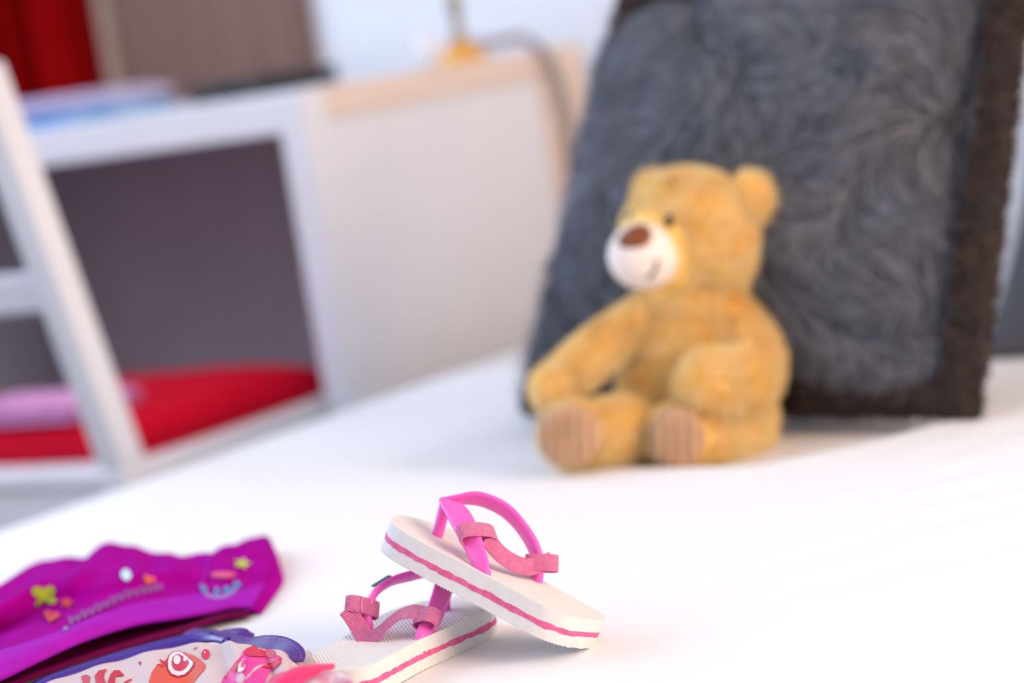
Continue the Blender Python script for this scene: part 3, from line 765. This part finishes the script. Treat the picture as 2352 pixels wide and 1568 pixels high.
def flip_flop(loc, rot, label, near_sign, arms, band, loops, seed, flag=None):
    t = thing('flip_flop', loc, label, 'flip-flop')
    t.rotation_mode = 'QUATERNION'
    Rm = Matrix.Rotation(rot[0], 4, 'Z') @ Matrix.Rotation(rot[1], 4, 'Y') @ Matrix.Rotation(rot[2], 4, 'X')
    t.rotation_quaternion = Rm.to_quaternion()
    slab('outsole', 0.0004, 0.0072, M['foam'], t, nx=170, jag=0.0009, seed=seed)
    st = slab('stripe', 0.0068, 0.0100, M['stripe'], t, grow=0.00025, jaglo=0.0005, jaghi=0.0005, seed=seed + 1)
    st['label'] = 'pink stripe around the side of the sole'
    fb = slab('footbed', 0.0096, FT, M['footbed'], t, dish=0.0016, seed=seed + 2)
    fb.data.materials.append(M['foam'])
    for p in fb.data.polygons: p.material_index = 0 if p.normal.z > 0.6 else 1
    sp = np.array([[0.1215, 0, 0.010], [0.1222, 0, 0.020], [0.1235, 0, 0.029], [0.1245, 0, 0.0375]])
    sweep('toe_post', catmull(sp, 14), (0, 1, 0), np.linspace(0.0066, 0.0074, 14), np.linspace(0.0066, 0.0074, 14), M['rubber'], t, nsec=16, power=2.0)
    for pts, nrm, wd in arms:
        n_ = 40
        so = sweep('strap', catmull(pts, n_), interp_dir(nrm, n_), np.interp(np.linspace(0, 1, n_), np.linspace(0, 1, len(wd)), np.array(wd) * 1.22),
                   np.interp(np.linspace(0, 1, n_), [0, .25, .8, 1], [.0040, .0040, .0050, .0070]), M['rubber'], t, nsec=16, power=2.6)
        # raised centre bead and little raised arcs on the outer face near the toe
        P = catmull(pts, n_); N = interp_dir(nrm, n_); T = unit(np.gradient(P, axis=0)); N = unit(N - (N * T).sum(1, keepdims=True) * T)
        sweep('bead', P[3:20] + N[3:20] * 0.0019, N[3:20], 0.0006, 0.0006, M['rubber'], so, nsec=6, power=2.0)
        B = np.cross(T, N)
        for k in range(5, 22, 2):
            for sgn in (-1, 1):
                a = np.linspace(0, 2 * pi, 14, endpoint=False)
                c_ = P[k] + B[k] * sgn * 0.0024
                ring = c_ + N[k] * 0.00175 + np.outer(np.cos(a), B[k]) * 0.0013 + np.outer(np.sin(a), T[k]) * 0.0010
                sweep('embossing', ring, N[k], 0.00035, 0.00035, M['rubber'], so, nsec=5, power=2.0, closed=True)
    bp, bn = band
    n_ = 56
    sweep('elastic_band', catmull(bp, n_), interp_dir(bn, n_), 0.0102, 0.0012, M['elastic'], t, nsec=12, power=5)
    for ctr, axis, major, ma, mi, wd in loops:
        axis = unit(axis); major = unit(np.array(major) - axis * (np.array(major) @ axis)); minor = np.cross(axis, major)
        a = np.linspace(0, 2 * pi, 36, endpoint=False)
        sg = lambda q, p: np.sign(q) * np.abs(q) ** p
        ring = np.array(ctr) + np.outer(sg(np.cos(a), .8), major) * ma + np.outer(sg(np.sin(a), .8), minor) * mi
        lo = sweep('elastic_loop', ring, ring - np.array(ctr), wd, 0.0013, M['elastic'], t, nsec=12, power=5, closed=True)
        sp_ = [np.array(ctr) + major * ma * 0.35 * q + minor * mi * 1.25 * s_ + axis * wd * 0.44 * z_ for q, s_, z_ in ((0.9, 1, -1), (1.1, 1, 0), (0.9, 1, 1))]
        sweep('stitching', catmull(sp_, 12), minor, 0.0011, 0.0008, M['stitch'], lo, nsec=6, power=2)
    if flag is not None:
        P, T, N = [np.array(q, float) for q in flag]
        B = np.cross(unit(T), unit(N)); bm = bmesh.new(); add_box(bm, -0.0065, 0.0065, -0.0022, 0.0022, -0.0004, 0.0005, bevel=0.0002)
        for v in bm.verts: v.co = Vector(P + unit(T) * v.co.x + B * v.co.y + unit(N) * v.co.z)
        bm_obj('flag_tag', bm, M['green'], t, smooth=False)['label'] = 'small dark green tag on the strap'
    return t
TOP_ROT = (1.428, -0.385, 0.355)
flip_flop((1.0761, 0.768, 0.4430), TOP_ROT, 'white and pink flip-flop propped up on top of the other one', 1,
    arms=[([(0.1265, -0.0005, 0.0375), (0.1195, 0.0035, 0.0385), (0.1040, 0.0110, 0.0362), (0.0880, 0.0170, 0.0305), (0.0740, 0.0205, 0.0225), (0.0660, 0.0215, 0.0165), (0.0610, 0.0215, 0.0100)],
           [(0.2, 0.1, 1), (0.2, 0.35, 1), (0.35, 0.7, 0.8), (0.4, 0.9, 0.6), (0.4, 1, 0.4), (0.4, 1, 0.3), (0.4, 1, 0.3)], [.0060, .0100, .0110, .0108, .0092, .0075, .0066]),
          ([(0.1265, 0.0005, 0.0375), (0.1190, -0.0025, 0.0415), (0.1080, -0.0080, 0.0468), (0.0930, -0.0145, 0.0465), (0.0780, -0.0190, 0.0400), (0.0660, -0.0212, 0.0310), (0.0600, -0.0215, 0.0200), (0.0585, -0.0215, 0.0100)],
           [(0.2, -0.1, 1), (0.1, -0.4, 1), (0.1, -0.8, 0.9), (-0.1, -0.9, 0.7), (-0.5, -1, 0.5), (-0.6, -1, 0.2), (-0.6, -1, 0.0), (-0.6, -1, 0)], [.0060, .0095, .0108, .0112, .0112, .0105, .0095, .0075])],
    band=([(0.0790, 0.0120, 0.0330), (0.0735, 0.0085, 0.0290), (0.0690, 0.0040, 0.0262), (0.0650, -0.0030, 0.0242), (0.0610, -0.0110, 0.0242), (0.0580, -0.0190, 0.0275), (0.0570, -0.0255, 0.0312)],
          [(-0.9, 0.5, 0.5), (-0.85, 0.5, 0.5), (-0.8, 0.4, 0.4), (-0.8, 0.3, 0.4), (-0.8, 0.1, 0.5), (-0.8, -0.1, 0.6), (-0.7, -0.3, 0.7)]),
    loops=[((0.0850, 0.0140, 0.0320), (0.72, -0.27, 0.40), (-0.15, -1.0, 0.35), 0.0112, 0.0050, 0.0108),
           ((0.0600, -0.0215, 0.0275), (0.45, -0.05, 0.9), (-0.8, -0.9, 0.5), 0.0092, 0.0050, 0.0100)], seed=11)
flip_flop((0.979, 0.8735, 0.4400), (0.046, 0, 0), 'white and pink flip-flop lying flat under the propped one', -1,
    arms=[([(0.1265, 0.0, 0.0395), (0.1195, -0.0040, 0.0414), (0.1117, -0.0110, 0.0394), (0.0970, -0.0180, 0.0350), (0.0790, -0.0212, 0.0245), (0.0680, -0.0215, 0.0190), (0.0600, -0.0213, 0.0100)],
           [(0.2, -0.1, 1), (0.2, -0.35, 1), (0.35, -0.7, 0.8), (0.3, -0.9, 0.6), (0.0, -1, 0.6), (-0.3, -1, 0.5), (-0.4, -1, 0.4)], [.0060, .0100, .0110, .0105, .0092, .0075, .0066]),
          ([(0.1265, 0.0, 0.0395), (0.1190, 0.0045, 0.0408), (0.1100, 0.0100, 0.0418), (0.0960, 0.0165, 0.0420), (0.0840, 0.0205, 0.0385), (0.0765, 0.0215, 0.0310), (0.0735, 0.0213, 0.0200), (0.0728, 0.0213, 0.0100)],
           [(0.2, 0.1, 1), (0.1, 0.4, 1), (0.1, 0.6, 0.9), (-0.1, 0.6, 0.9), (-0.5, 0.8, 0.7), (-0.7, 0.9, 0.3), (-0.6, 1, 0.0), (-0.6, 1, 0)], [.0060, .0095, .0100, .0100, .0098, .0098, .0090, .0075])],
    band=([(0.0620, 0.0262, 0.0352), (0.0630, 0.0235, 0.0300), (0.0632, 0.0200, 0.0230), (0.0610, 0.0150, 0.0185), (0.0605, 0.0100, 0.0180), (0.0625, 0.0045, 0.0218), (0.0650, -0.0010, 0.0265), (0.0680, -0.0075, 0.0302), (0.0700, -0.0150, 0.0312), (0.0712, -0.0215, 0.0295)],
          [(-0.6, -0.6, 0.3), (-0.7, -0.7, 0.2), (-0.8, -0.6, 0.3), (-0.85, -0.3, 0.4), (-0.9, 0.0, 0.45), (-0.8, 0.5, 0.5), (-0.7, 0.55, 0.6), (-0.6, 0.4, 0.8), (-0.6, 0.1, 0.8), (-0.6, -0.3, 0.7)]),
    loops=[((0.0725, 0.0228, 0.0330), (0.55, 0.1, 0.85), (-0.9, 0.35, 0.25), 0.0104, 0.0046, 0.0100),
           ((0.0722, -0.0222, 0.0262), (0.75, 0.02, 0.62), (-0.2, -1.0, 0.2), 0.0078, 0.0048, 0.0098)], seed=31,
    flag=((0.0905, 0.0195, 0.0438), (0.9, -0.4, 0.25), (-0.25, 0.2, 0.95)))

# ------------------------------------------------------------------ magenta garment
M['magenta'] = mat('magenta_jersey', (0.40, 0.0008, 0.32), 0.9, color2=(0.34, 0.0006, 0.26), scale=60, bump=0.15, bscale=900, spec=0.03)
M['magenta_hem'] = mat('violet_hem', (0.42, 0.011, 0.50), 0.8, color2=(0.38, 0.009, 0.45), scale=60, bump=0.15, bscale=900, spec=0.08)
M['shaded_lining'] = mat('plum_lining_with_shade', (0.15, 0.001, 0.06), 0.85, bump=0.15, bscale=900, spec=0.1)  # plum inside cloth, darkened in colour for the shade within the gaping hem
mag = thing('rash_guard', tuple(on_z(300, 1450, BED_Z)), 'magenta child garment with printed hearts and bow, hem gaping open', 'garment')
mag_cols = [
 [(-150, 1625, .030), (-160, 1578, .034), (-150, 1500, .022), (-130, 1430, .034), (-110, 1372, .030)],
 [(0, 1561, .030), (0, 1510, .033), (0, 1450, .018), (0, 1395, .033), (0, 1343, .028)],
 [(100, 1515, .028), (105, 1476, .031), (95, 1410, .019), (92, 1345, .032), (92, 1295, .026)],
 [(200, 1470, .024), (205, 1435, .027), (190, 1385, .021), (180, 1330, .033), (175, 1282, .028)],
 [(306, 1436, .019), (310, 1400, .021), (290, 1360, .024), (270, 1310, .031), (254, 1256, .030)],
 [(400, 1421, .013), (400, 1382, .015), (385, 1350, .018), (375, 1310, .024), (367, 1274, .022)],
 [(480, 1408, .009), (478, 1372, .011), (468, 1345, .014), (462, 1310, .020), (459, 1277, .020)],
 [(530, 1398, .007), (545, 1365, .010), (540, 1330, .013), (530, 1290, .018), (520, 1259, .020)],
 [(577, 1398, .005), (607, 1352, .007), (624, 1312, .010), (620, 1270, .015), (606, 1231, .019)]]
away = unit(np.array([FW[0], FW[1], 0]))
G = []
for col in mag_cols:
    c_ = [on_z(x, y, BED_Z + h_) for x, y, h_ in col]
    last = c_[-1]; c_ += [last + away * 0.022 + np.array([0, 0, -(last[2] - BED_Z) * 0.45]), last + away * 0.036 + np.array([0, 0, -(last[2] - BED_Z) + 0.001])]
    G.append(c_)
G = np.array(G).transpose(1, 0, 2)
S = surf(G, 70, 130)
uu, vv = np.meshgrid(np.linspace(0, 1, 70), np.linspace(0, 1, 130), indexing='ij')
wr = 0.0016 * np.sin(vv * 34 + 9 * np.sin(uu * 5 + vv * 3)) * sstep((uu - .2) / .2) * sstep((1 - uu) / .3) + 0.0012 * np.sin(uu * 30 + 6 * np.sin(vv * 9)) * sstep((uu - .25) / .2) * (1 - sstep((vv - .6) / .2))
wr = wr + 0.0030 * np.exp(-((vv - 0.50 - 0.10 * uu) / 0.022) ** 2) * sstep((uu - .35) / .2) + 0.0010 * np.exp(-((vv - 0.62 - 0.05 * uu) / 0.02) ** 2) * sstep((uu - .35) / .2)
S[..., 2] = np.maximum(S[..., 2] + wr * sstep((1 - vv) / 0.08), BED_Z + 0.001)
def cloth(name, S, material, parent, thick=0.0016):
    nu, nv = S.shape[:2]
    o = np_obj(name, S.reshape(-1, 3), grid_faces(nu, nv), material)
    m_ = o.modifiers.new('thickness', 'SOLIDIFY'); m_.thickness = thick; m_.offset = 0.0
    return keep_world(o, parent)
kb = 13
top_cloth = cloth('front_panel', S[kb - 1:], M['magenta'], mag)
hem_S = S[:kb + 1].copy(); hem_S[..., 2] += 0.0006
cloth('hem_band', hem_S, M['magenta_hem'], mag, 0.0030)['label'] = 'lighter violet hem band'
low_pts = [(-100, 1632, .012), (34, 1568, .012), (122, 1535, .011), (230, 1498, .010), (337, 1467, .009), (428, 1443, .007), (505, 1418, .006), (574, 1409, .004)]
lowc = np.array([on_z(x, y, BED_Z + h_) for x, y, h_ in low_pts])
lg = np.array([lowc, lowc + away * 0.03 + np.array([0, 0, -.003]), lowc + away * 0.09 + np.array([0, 0, -.003])])
lg[1:, :, 2] = np.maximum(lg[1:, :, 2], BED_Z + 0.003)
lg[:, -1, 2] = BED_Z + 0.003; lg[1:, -1, :2] -= RT[:2] * 0.004
cloth('back_panel', surf(lg, 16, 60), M['shaded_lining'], mag, 0.0016)
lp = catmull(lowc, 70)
hr = sweep('hem_roll', lp, np.array([0, 0, 1.0]), 0.0055, 0.0042, M['shaded_lining'], None, nsec=12, power=2.4); keep_world(hr, mag)
# right cuff edge turned down to the bed
cuff = np.array([on_z(x, y, BED_Z + h_) for x, y, h_ in ((577, 1398, .005), (607, 1352, .007), (624, 1312, .010), (620, 1270, .015), (606, 1231, .019))])
cg = np.array([cuff, cuff + RT * 0.004 + np.array([0, 0, -.003]), np.stack([cuff[:, 0] + RT[0] * 0.006, cuff[:, 1] + RT[1] * 0.006, np.full(5, BED_Z + 0.001)], 1)])
cloth('cuff', surf(cg, 10, 40), M['magenta'], mag, 0.0016)
bpy.context.view_layer.update()
mbv = BVHTree.FromPolygons([tuple(p) for p in (S + np.array([0, 0, 0.0006])).reshape(-1, 3)], [tuple(int(i) for i in f) for f in grid_faces(70, 130)])
sr = [hit(mbv, x, y) for x, y in ((482, 1278), (478, 1300), (470, 1325), (462, 1345))]
sp_ = [h_ + n_ * (0.0012 if n_ @ FW < 0 else -0.0012) for h_, n_ in sr if h_ is not None]
if len(sp_) > 2:
    so = sweep('seam', catmull(sp_, 20), np.array([0, 0, 1.0]), 0.0016, 0.0012, M['magenta_hem'], None, nsec=8, power=2); keep_world(so, mag)
pm = {k: mat('print_' + k, c, 0.6, color2=tuple(q * 0.88 for q in c), scale=250) for k, c in dict(
    lime=(0.36, 0.42, 0.01), red=(0.62, 0.03, 0.035), orange=(0.75, 0.13, 0.05), teal=(0.03, 0.30, 0.42), blue=(0.02, 0.28, 0.55), pale=(0.62, 0.85, 0.95),
    yellow=(0.55, 0.72, 0.05), coral=(0.80, 0.10, 0.28), grey=(0.26, 0.16, 0.36), lilac=(0.42, 0.20, 0.62)).items()}
def oval(x, y, rx, ry, rot=0.0, n=18):
    return [(x + rx * cos(a) * cos(rot) - ry * sin(a) * sin(rot), y + rx * cos(a) * sin(rot) + ry * sin(a) * cos(rot)) for a in (2 * pi * k / n for k in range(n))]
def heart(x, y, s, rot=0.0, fy=0.8):
    P = []
    for k in range(24):
        a = 2 * pi * k / 24
        hx = 16 * sin(a) ** 3 / 16; hy = -(13 * cos(a) - 5 * cos(2 * a) - 2 * cos(3 * a) - cos(4 * a)) / 16
        P.append((x + s * (hx * cos(rot) - hy * sin(rot)), y + fy * s * (hx * sin(rot) + hy * cos(rot))))
    return P
def star(x, y, s, rot=0.0, fy=0.75):
    return [(x + (s if k % 2 == 0 else s * .48) * sin(rot + k * pi / 5), y - fy * (s if k % 2 == 0 else s * .48) * cos(rot + k * pi / 5)) for k in range(10)]
dm = lambda nm, polys, key, lift=0.0019, cuts=2: decal(nm, polys, mbv, pm[key], mag, lift, cuts)
dm('print_bow', [oval(86, 1363, 19, 12, 0.35), oval(113, 1362, 18, 12, -0.35), oval(89, 1386, 13, 9, -.3), oval(117, 1382, 14, 10, .4), oval(101, 1372, 10, 8)], 'lime')
dm('print_star', [star(154, 1389, 19, 0.2)], 'red')
dm('print_heart', [heart(119, 1420, 19, 0.25)], 'red')
dm('print_heart', [heart(340, 1335, 14, 0.4)], 'orange')
dm('print_dot', [oval(290, 1325, 12, 13)], 'pale')
dm('print_star', [star(555, 1299, 22, 0.3, .6)], 'yellow')
dm('print_patch', [oval(513, 1325, 28, 7)], 'coral')
dm('print_crescent', [[(458, 1349), (466, 1345), (470, 1362), (482, 1370), (500, 1374), (520, 1370), (535, 1358), (548, 1340), (553, 1348), (540, 1366), (522, 1378), (500, 1382), (478, 1378), (464, 1366)]], 'lilac')
dm('print_ring', [oval(470, 1360, 6, 9), oval(499, 1365, 6, 11), oval(523, 1361, 9, 8), oval(544, 1349, 8, 8)], 'blue', 0.0022)
# faded lettering along the hem: small slanted strokes, not legible in the photograph
base = [(158, 1440), (200, 1420), (245, 1398), (290, 1378), (335, 1366), (372, 1358)]
bx = catmull(base, 28); strokes = []
for k in range(27):
    x, y = bx[k]; dx, dy = bx[k + 1] - bx[k]
    hgt = 15 if k % 4 else 19
    if k % 2: strokes.append([(x, y), (x + 3.2, y + 1), (x + 6.5, y - hgt), (x + 3.5, y - hgt)])
    else: strokes.append([(x + 5, y), (x + 8, y), (x + 3.5, y - hgt), (x + 0.5, y - hgt)])
dm('print_lettering', strokes, 'grey', 0.0019, 0)
dm('print_dot', [oval(152, 1449, 7, 5, -.4)], 'grey')

# ------------------------------------------------------------------ printed garment
M['printed'] = mat('cream_pink_fabric', (0.66, 0.50, 0.50), 0.6, color2=(0.62, 0.46, 0.47), scale=30, bump=0.1, bscale=900, sheen=0.2)
M['violet_satin'] = mat('violet_satin', (0.050, 0.018, 0.32), 0.32, color2=(0.045, 0.014, 0.27), scale=50, bump=0.1, bscale=500)
M['purple'] = mat('purple_ribbon', (0.075, 0.012, 0.26), 0.5, color2=(0.06, 0.009, 0.21), scale=50, bump=0.15, bscale=700)
M['thread'] = mat('lilac_thread', (0.50, 0.20, 0.75), 0.7)
M['pink_tie'] = mat('hot_pink_fabric', (0.80, 0.012, 0.19), 0.55, color2=(0.72, 0.008, 0.14), scale=40, bump=0.1, sheen=0.2)
M['lilac_ruffle'] = mat('white_lilac_fabric', (0.72, 0.66, 0.80), 0.7, color2=(0.55, 0.16, 0.32), scale=75, bump=0.1)
prt = thing('swim_shorts', tuple(on_z(450, 1560, BED_Z)), 'cream and pink printed child swimwear with violet satin binding', 'garment')
pc_cols = [
 [(60, 1592, .018), (45, 1640, .022), (20, 1730, .018)], [(150, 1554, .020), (150, 1592, .024), (140, 1710, .020)], [(245, 1527, .020), (250, 1562, .025), (250, 1700, .020)],
 [(330, 1504, .020), (335, 1537, .026), (340, 1690, .020)], [(430, 1484, .020), (435, 1512, .026), (440, 1690, .020)], [(520, 1484, .022), (522, 1514, .028), (530, 1690, .020)],
 [(600, 1492, .024), (602, 1517, .030), (612, 1690, .022)], [(660, 1508, .022), (664, 1532, .028), (676, 1690, .022)], [(700, 1535, .014), (706, 1556, .018), (722, 1690, .014)], [(722, 1562, .003), (732, 1585, .004), (752, 1690, .003)]]
G = []
for col in pc_cols:
    c_ = [on_z(x, y, BED_Z + h_) for x, y, h_ in col]
    f_ = c_[0]; G.append([np.array([f_[0] + away[0] * .012, f_[1] + away[1] * .012, BED_Z + 0.001])] + c_ + [np.array([c_[-1][0] - away[0] * .02, c_[-1][1] - away[1] * .02, BED_Z + .001])])
G = np.array(G).transpose(1, 0, 2)
S2 = surf(G, 50, 140)
uu, vv = np.meshgrid(np.linspace(0, 1, 50), np.linspace(0, 1, 140), indexing='ij')
S2[..., 2] += 0.0012 * np.sin(vv * 46 + 5 * np.sin(uu * 4)) * sstep((uu - .2) / .2) + 0.003 * np.exp(-((vv - 0.56 - .12 * (uu - .3)) / .018) ** 2) * sstep((uu - .2) / .15) - 0.003 * np.exp(-((vv - 0.66 - .2 * (uu - .3)) / .02) ** 2) * sstep((uu - .25) / .2)
S2[..., 2] = np.maximum(S2[..., 2], BED_Z + 0.001)
ca, sa = cos(0.046), sin(0.046)
lx_ = (S2[..., 0] - 0.979) * ca + (S2[..., 1] - 0.8735) * sa; ly_ = -(S2[..., 0] - 0.979) * sa + (S2[..., 1] - 0.8735) * ca
gap = np.maximum(np.maximum(-lx_, lx_ - FL), np.abs(ly_ - 0.0035 * np.sin(pi * np.clip(lx_ / FL, 0, 1))) - half_width(np.clip(lx_ / FL, 0.06, 0.94)))
over = 1 - sstep((gap - 0.003) / 0.012)
S2[..., 2] = np.maximum(S2[..., 2], BED_Z + (FT + 0.0022) * over)
pcl = cloth('panel', S2, M['printed'], prt, 0.0012)
def pxpath(L): return np.array([on_z(x, y, BED_Z + h_) for x, y, h_ in L])
pip = pxpath([(60, 1590, .020), (105, 1568, .022), (150, 1549, .023), (245, 1521, .023), (330, 1497, .023), (430, 1472, .024), (485, 1465, .025), (520, 1470, .026)])
keep_world(sweep('binding', catmull(pip, 70), np.array([0.0, 0, 1.0]) - FW * 0.9, 0.0062, 0.0030, M['violet_satin'], None, nsec=14, power=2.4), prt)
pip2 = pxpath([(70, 1580, .017), (105, 1560, .018), (245, 1512, .019), (330, 1487, .019), (430, 1463, .020), (485, 1458, .021)])
keep_world(sweep('binding', catmull(pip2, 60), np.array([0.0, 0, 1.0]) - FW * 0.6, 0.0045, 0.0030, M['violet_satin'], None, nsec=12, power=2.4), prt)
rib = pxpath([(436, 1450, .012), (475, 1454, .016), (515, 1463, .021), (560, 1475, .025), (605, 1478, .027), (640, 1483, .027), (664, 1492, .027), (676, 1504, .027), (677, 1517, .026)])
rn = np.array([(-.2, 0, 1), (-.2, 0, 1), (-.4, -.2, 1), (-.5, -.3, 1), (-.7, -.4, .8), (-.7, -.4, .7), (-.6, -.5, .6), (-.6, -.6, .4), (-.6, -.6, .3)])
rp = catmull(rib, 60); rnn = interp_dir(rn, 60)
ro = keep_world(sweep('ribbon', rp, rnn, np.interp(np.linspace(0, 1, 60), [0, .3, .6, .85, 1], [.009, .0105, .013, .013, .010]), 0.0016, M['purple'], None, nsec=14, power=4), prt)
rib2 = pxpath([(505, 1452, .016), (535, 1449, .022), (560, 1453, .022), (582, 1464, .018)])
keep_world(sweep('ribbon', catmull(rib2, 24), np.array([-.4, -.3, 1]), 0.007, 0.0016, M['purple'], None, nsec=12, power=4), prt)
Tn = unit(np.gradient(rp, axis=0)); Nn_ = unit(rnn - (rnn * Tn).sum(1, keepdims=True) * Tn); Bn = np.cross(Tn, Nn_)
for k in range(18, 58, 2):
    for s_ in (-1, 1):
        c_ = rp[k] + Bn[k] * s_ * 0.0034 + Nn_[k] * 0.0009
        keep_world(sweep('stitch', np.array([c_ - Tn[k] * 0.0010, c_, c_ + Tn[k] * 0.0010]), Nn_[k], 0.0004, 0.0003, M['thread'], None, nsec=5, power=2), ro)
tie = pxpath([(630, 1600, .030), (655, 1572, .034), (690, 1547, .036), (730, 1535, .034), (766, 1530, .030)])
keep_world(sweep('tie', catmull(tie, 40), np.array([-.5, -.3, .8]), np.interp(np.linspace(0, 1, 40), [0, .35, .7, .92, 1], [.016, .0135, .009, .0045, .002]), np.interp(np.linspace(0, 1, 40), [0, .5, 1], [.009, .007, .003]), M['pink_tie'], None, nsec=18, power=2.0), prt)
tie2 = pxpath([(600, 1600, .030), (628, 1575, .034), (652, 1552, .036), (680, 1545, .032)])
keep_world(sweep('tie', catmull(tie2, 26), np.array([-.5, -.3, .8]), np.interp(np.linspace(0, 1, 26), [0, .5, 1], [.008, .010, .003]), .004, M['pink_tie'], None, nsec=14, power=2.0), prt)
ruf = pxpath([(690, 1610, .024), (715, 1575, .028), (745, 1558, .030), (775, 1562, .028), (800, 1585, .024)])
keep_world(sweep('ruffle', catmull(ruf, 40), np.array([-.5, -.3, .9]), .010, .005, M['lilac_ruffle'], None, nsec=16, power=2.2), prt)
bpy.context.view_layer.update()
pbv = bvh_of(pcl)
pk = {k: mat('motif_' + k, c, 0.55, color2=tuple(q * 0.9 for q in c), scale=200) for k, c in dict(
    orange=(0.78, 0.085, 0.035), red=(0.62, 0.006, 0.045), white=(0.84, 0.80, 0.82), pink=(0.86, 0.03, 0.34), crimson=(0.72, 0.012, 0.07), light=(0.85, 0.62, 0.66)).items()}
dp = lambda nm, polys, key, lift, cuts=2: decal(nm, polys, pbv, pk[key], prt, lift, cuts)
dp('motif_patch', [[(343, 1572), (349, 1548), (360, 1532), (378, 1520), (400, 1506), (425, 1500), (448, 1508), (462, 1518), (473, 1530), (472, 1540), (455, 1558), (440, 1580)]], 'orange', 0.0010)
eye = [(400, 1503), (412, 1500), (424, 1506), (437, 1517), (447, 1525), (446, 1532), (437, 1545), (424, 1555), (408, 1558), (394, 1553), (386, 1541), (385, 1525), (390, 1511)]
def scaled(P, s, dx=0, dy=0):
    cx = sum(p[0] for p in P) / len(P); cy = sum(p[1] for p in P) / len(P); return [(cx + (x - cx) * s + dx, cy + (y - cy) * s + dy) for x, y in P]
dp('motif_outline', [scaled(eye, 1.10)], 'red', 0.0013)
dp('motif_white', [eye], 'white', 0.0016)
dp('motif_pupil', [scaled(eye, 0.68, 0, -1)], 'crimson', 0.0019)
dp('motif_glint', [oval(408, 1523, 9, 11, .3), oval(428, 1522, 5, 4)], 'white', 0.0022)
dp('motif_dot', [oval(473, 1506, 9, 12)], 'crimson', 0.0011)
dp('motif_glint', [oval(471, 1503, 2, 2)], 'white', 0.0014, 1)
dp('motif_swirl', [[(192, 1572), (188, 1556), (200, 1552), (209, 1557), (206, 1572)], [(222, 1572), (219, 1555), (228, 1543), (246, 1540), (240, 1550), (239, 1560), (244, 1572)],
                   [(248, 1572), (254, 1552), (262, 1543), (274, 1542), (284, 1552), (284, 1556), (272, 1552), (265, 1557), (264, 1572)], [(284, 1570), (304, 1561), (304, 1564), (290, 1574)]], 'red', 0.0011, 1)
dp('motif_lash', [[(386, 1528), (372, 1520), (366, 1515), (369, 1523), (382, 1533)], [(385, 1534), (362, 1528), (360, 1531), (372, 1535)], [(318, 1524), (326, 1522), (324, 1532)], [(446, 1492), (455, 1488), (449, 1496)]], 'red', 0.0011, 1)
dp('motif_fish', [[(506, 1572), (530, 1540), (552, 1512), (560, 1498), (575, 1488), (600, 1490), (630, 1497), (637, 1506), (637, 1513), (648, 1514), (646, 1528), (640, 1534), (620, 1545), (612, 1560), (606, 1576)]], 'pink', 0.0010)
dp('motif_fish', [[(566, 1494), (580, 1487), (604, 1490), (632, 1498), (636, 1512), (600, 1512), (575, 1512), (562, 1506)], [(600, 1535), (625, 1520), (647, 1514), (646, 1526), (638, 1534), (618, 1538)], [(512, 1562), (530, 1544), (546, 1520), (553, 1522), (545, 1545), (534, 1560)]], 'crimson', 0.0013)
dp('motif_ring', [oval(557, 1533, 6.5, 16, .25)], 'white', 0.0016)
dp('motif_ring', [oval(558.5, 1530, 4.2, 10, .25)], 'pink', 0.0019)
ln = catmull([(562, 1566), (575, 1552), (590, 1536), (606, 1531), (622, 1526), (636, 1516)], 20)
dp('motif_line', [[tuple(p) for p in ln] + [(p[0] + 0.6, p[1] + 1.3) for p in ln[::-1]]], 'light', 0.0016, 0)
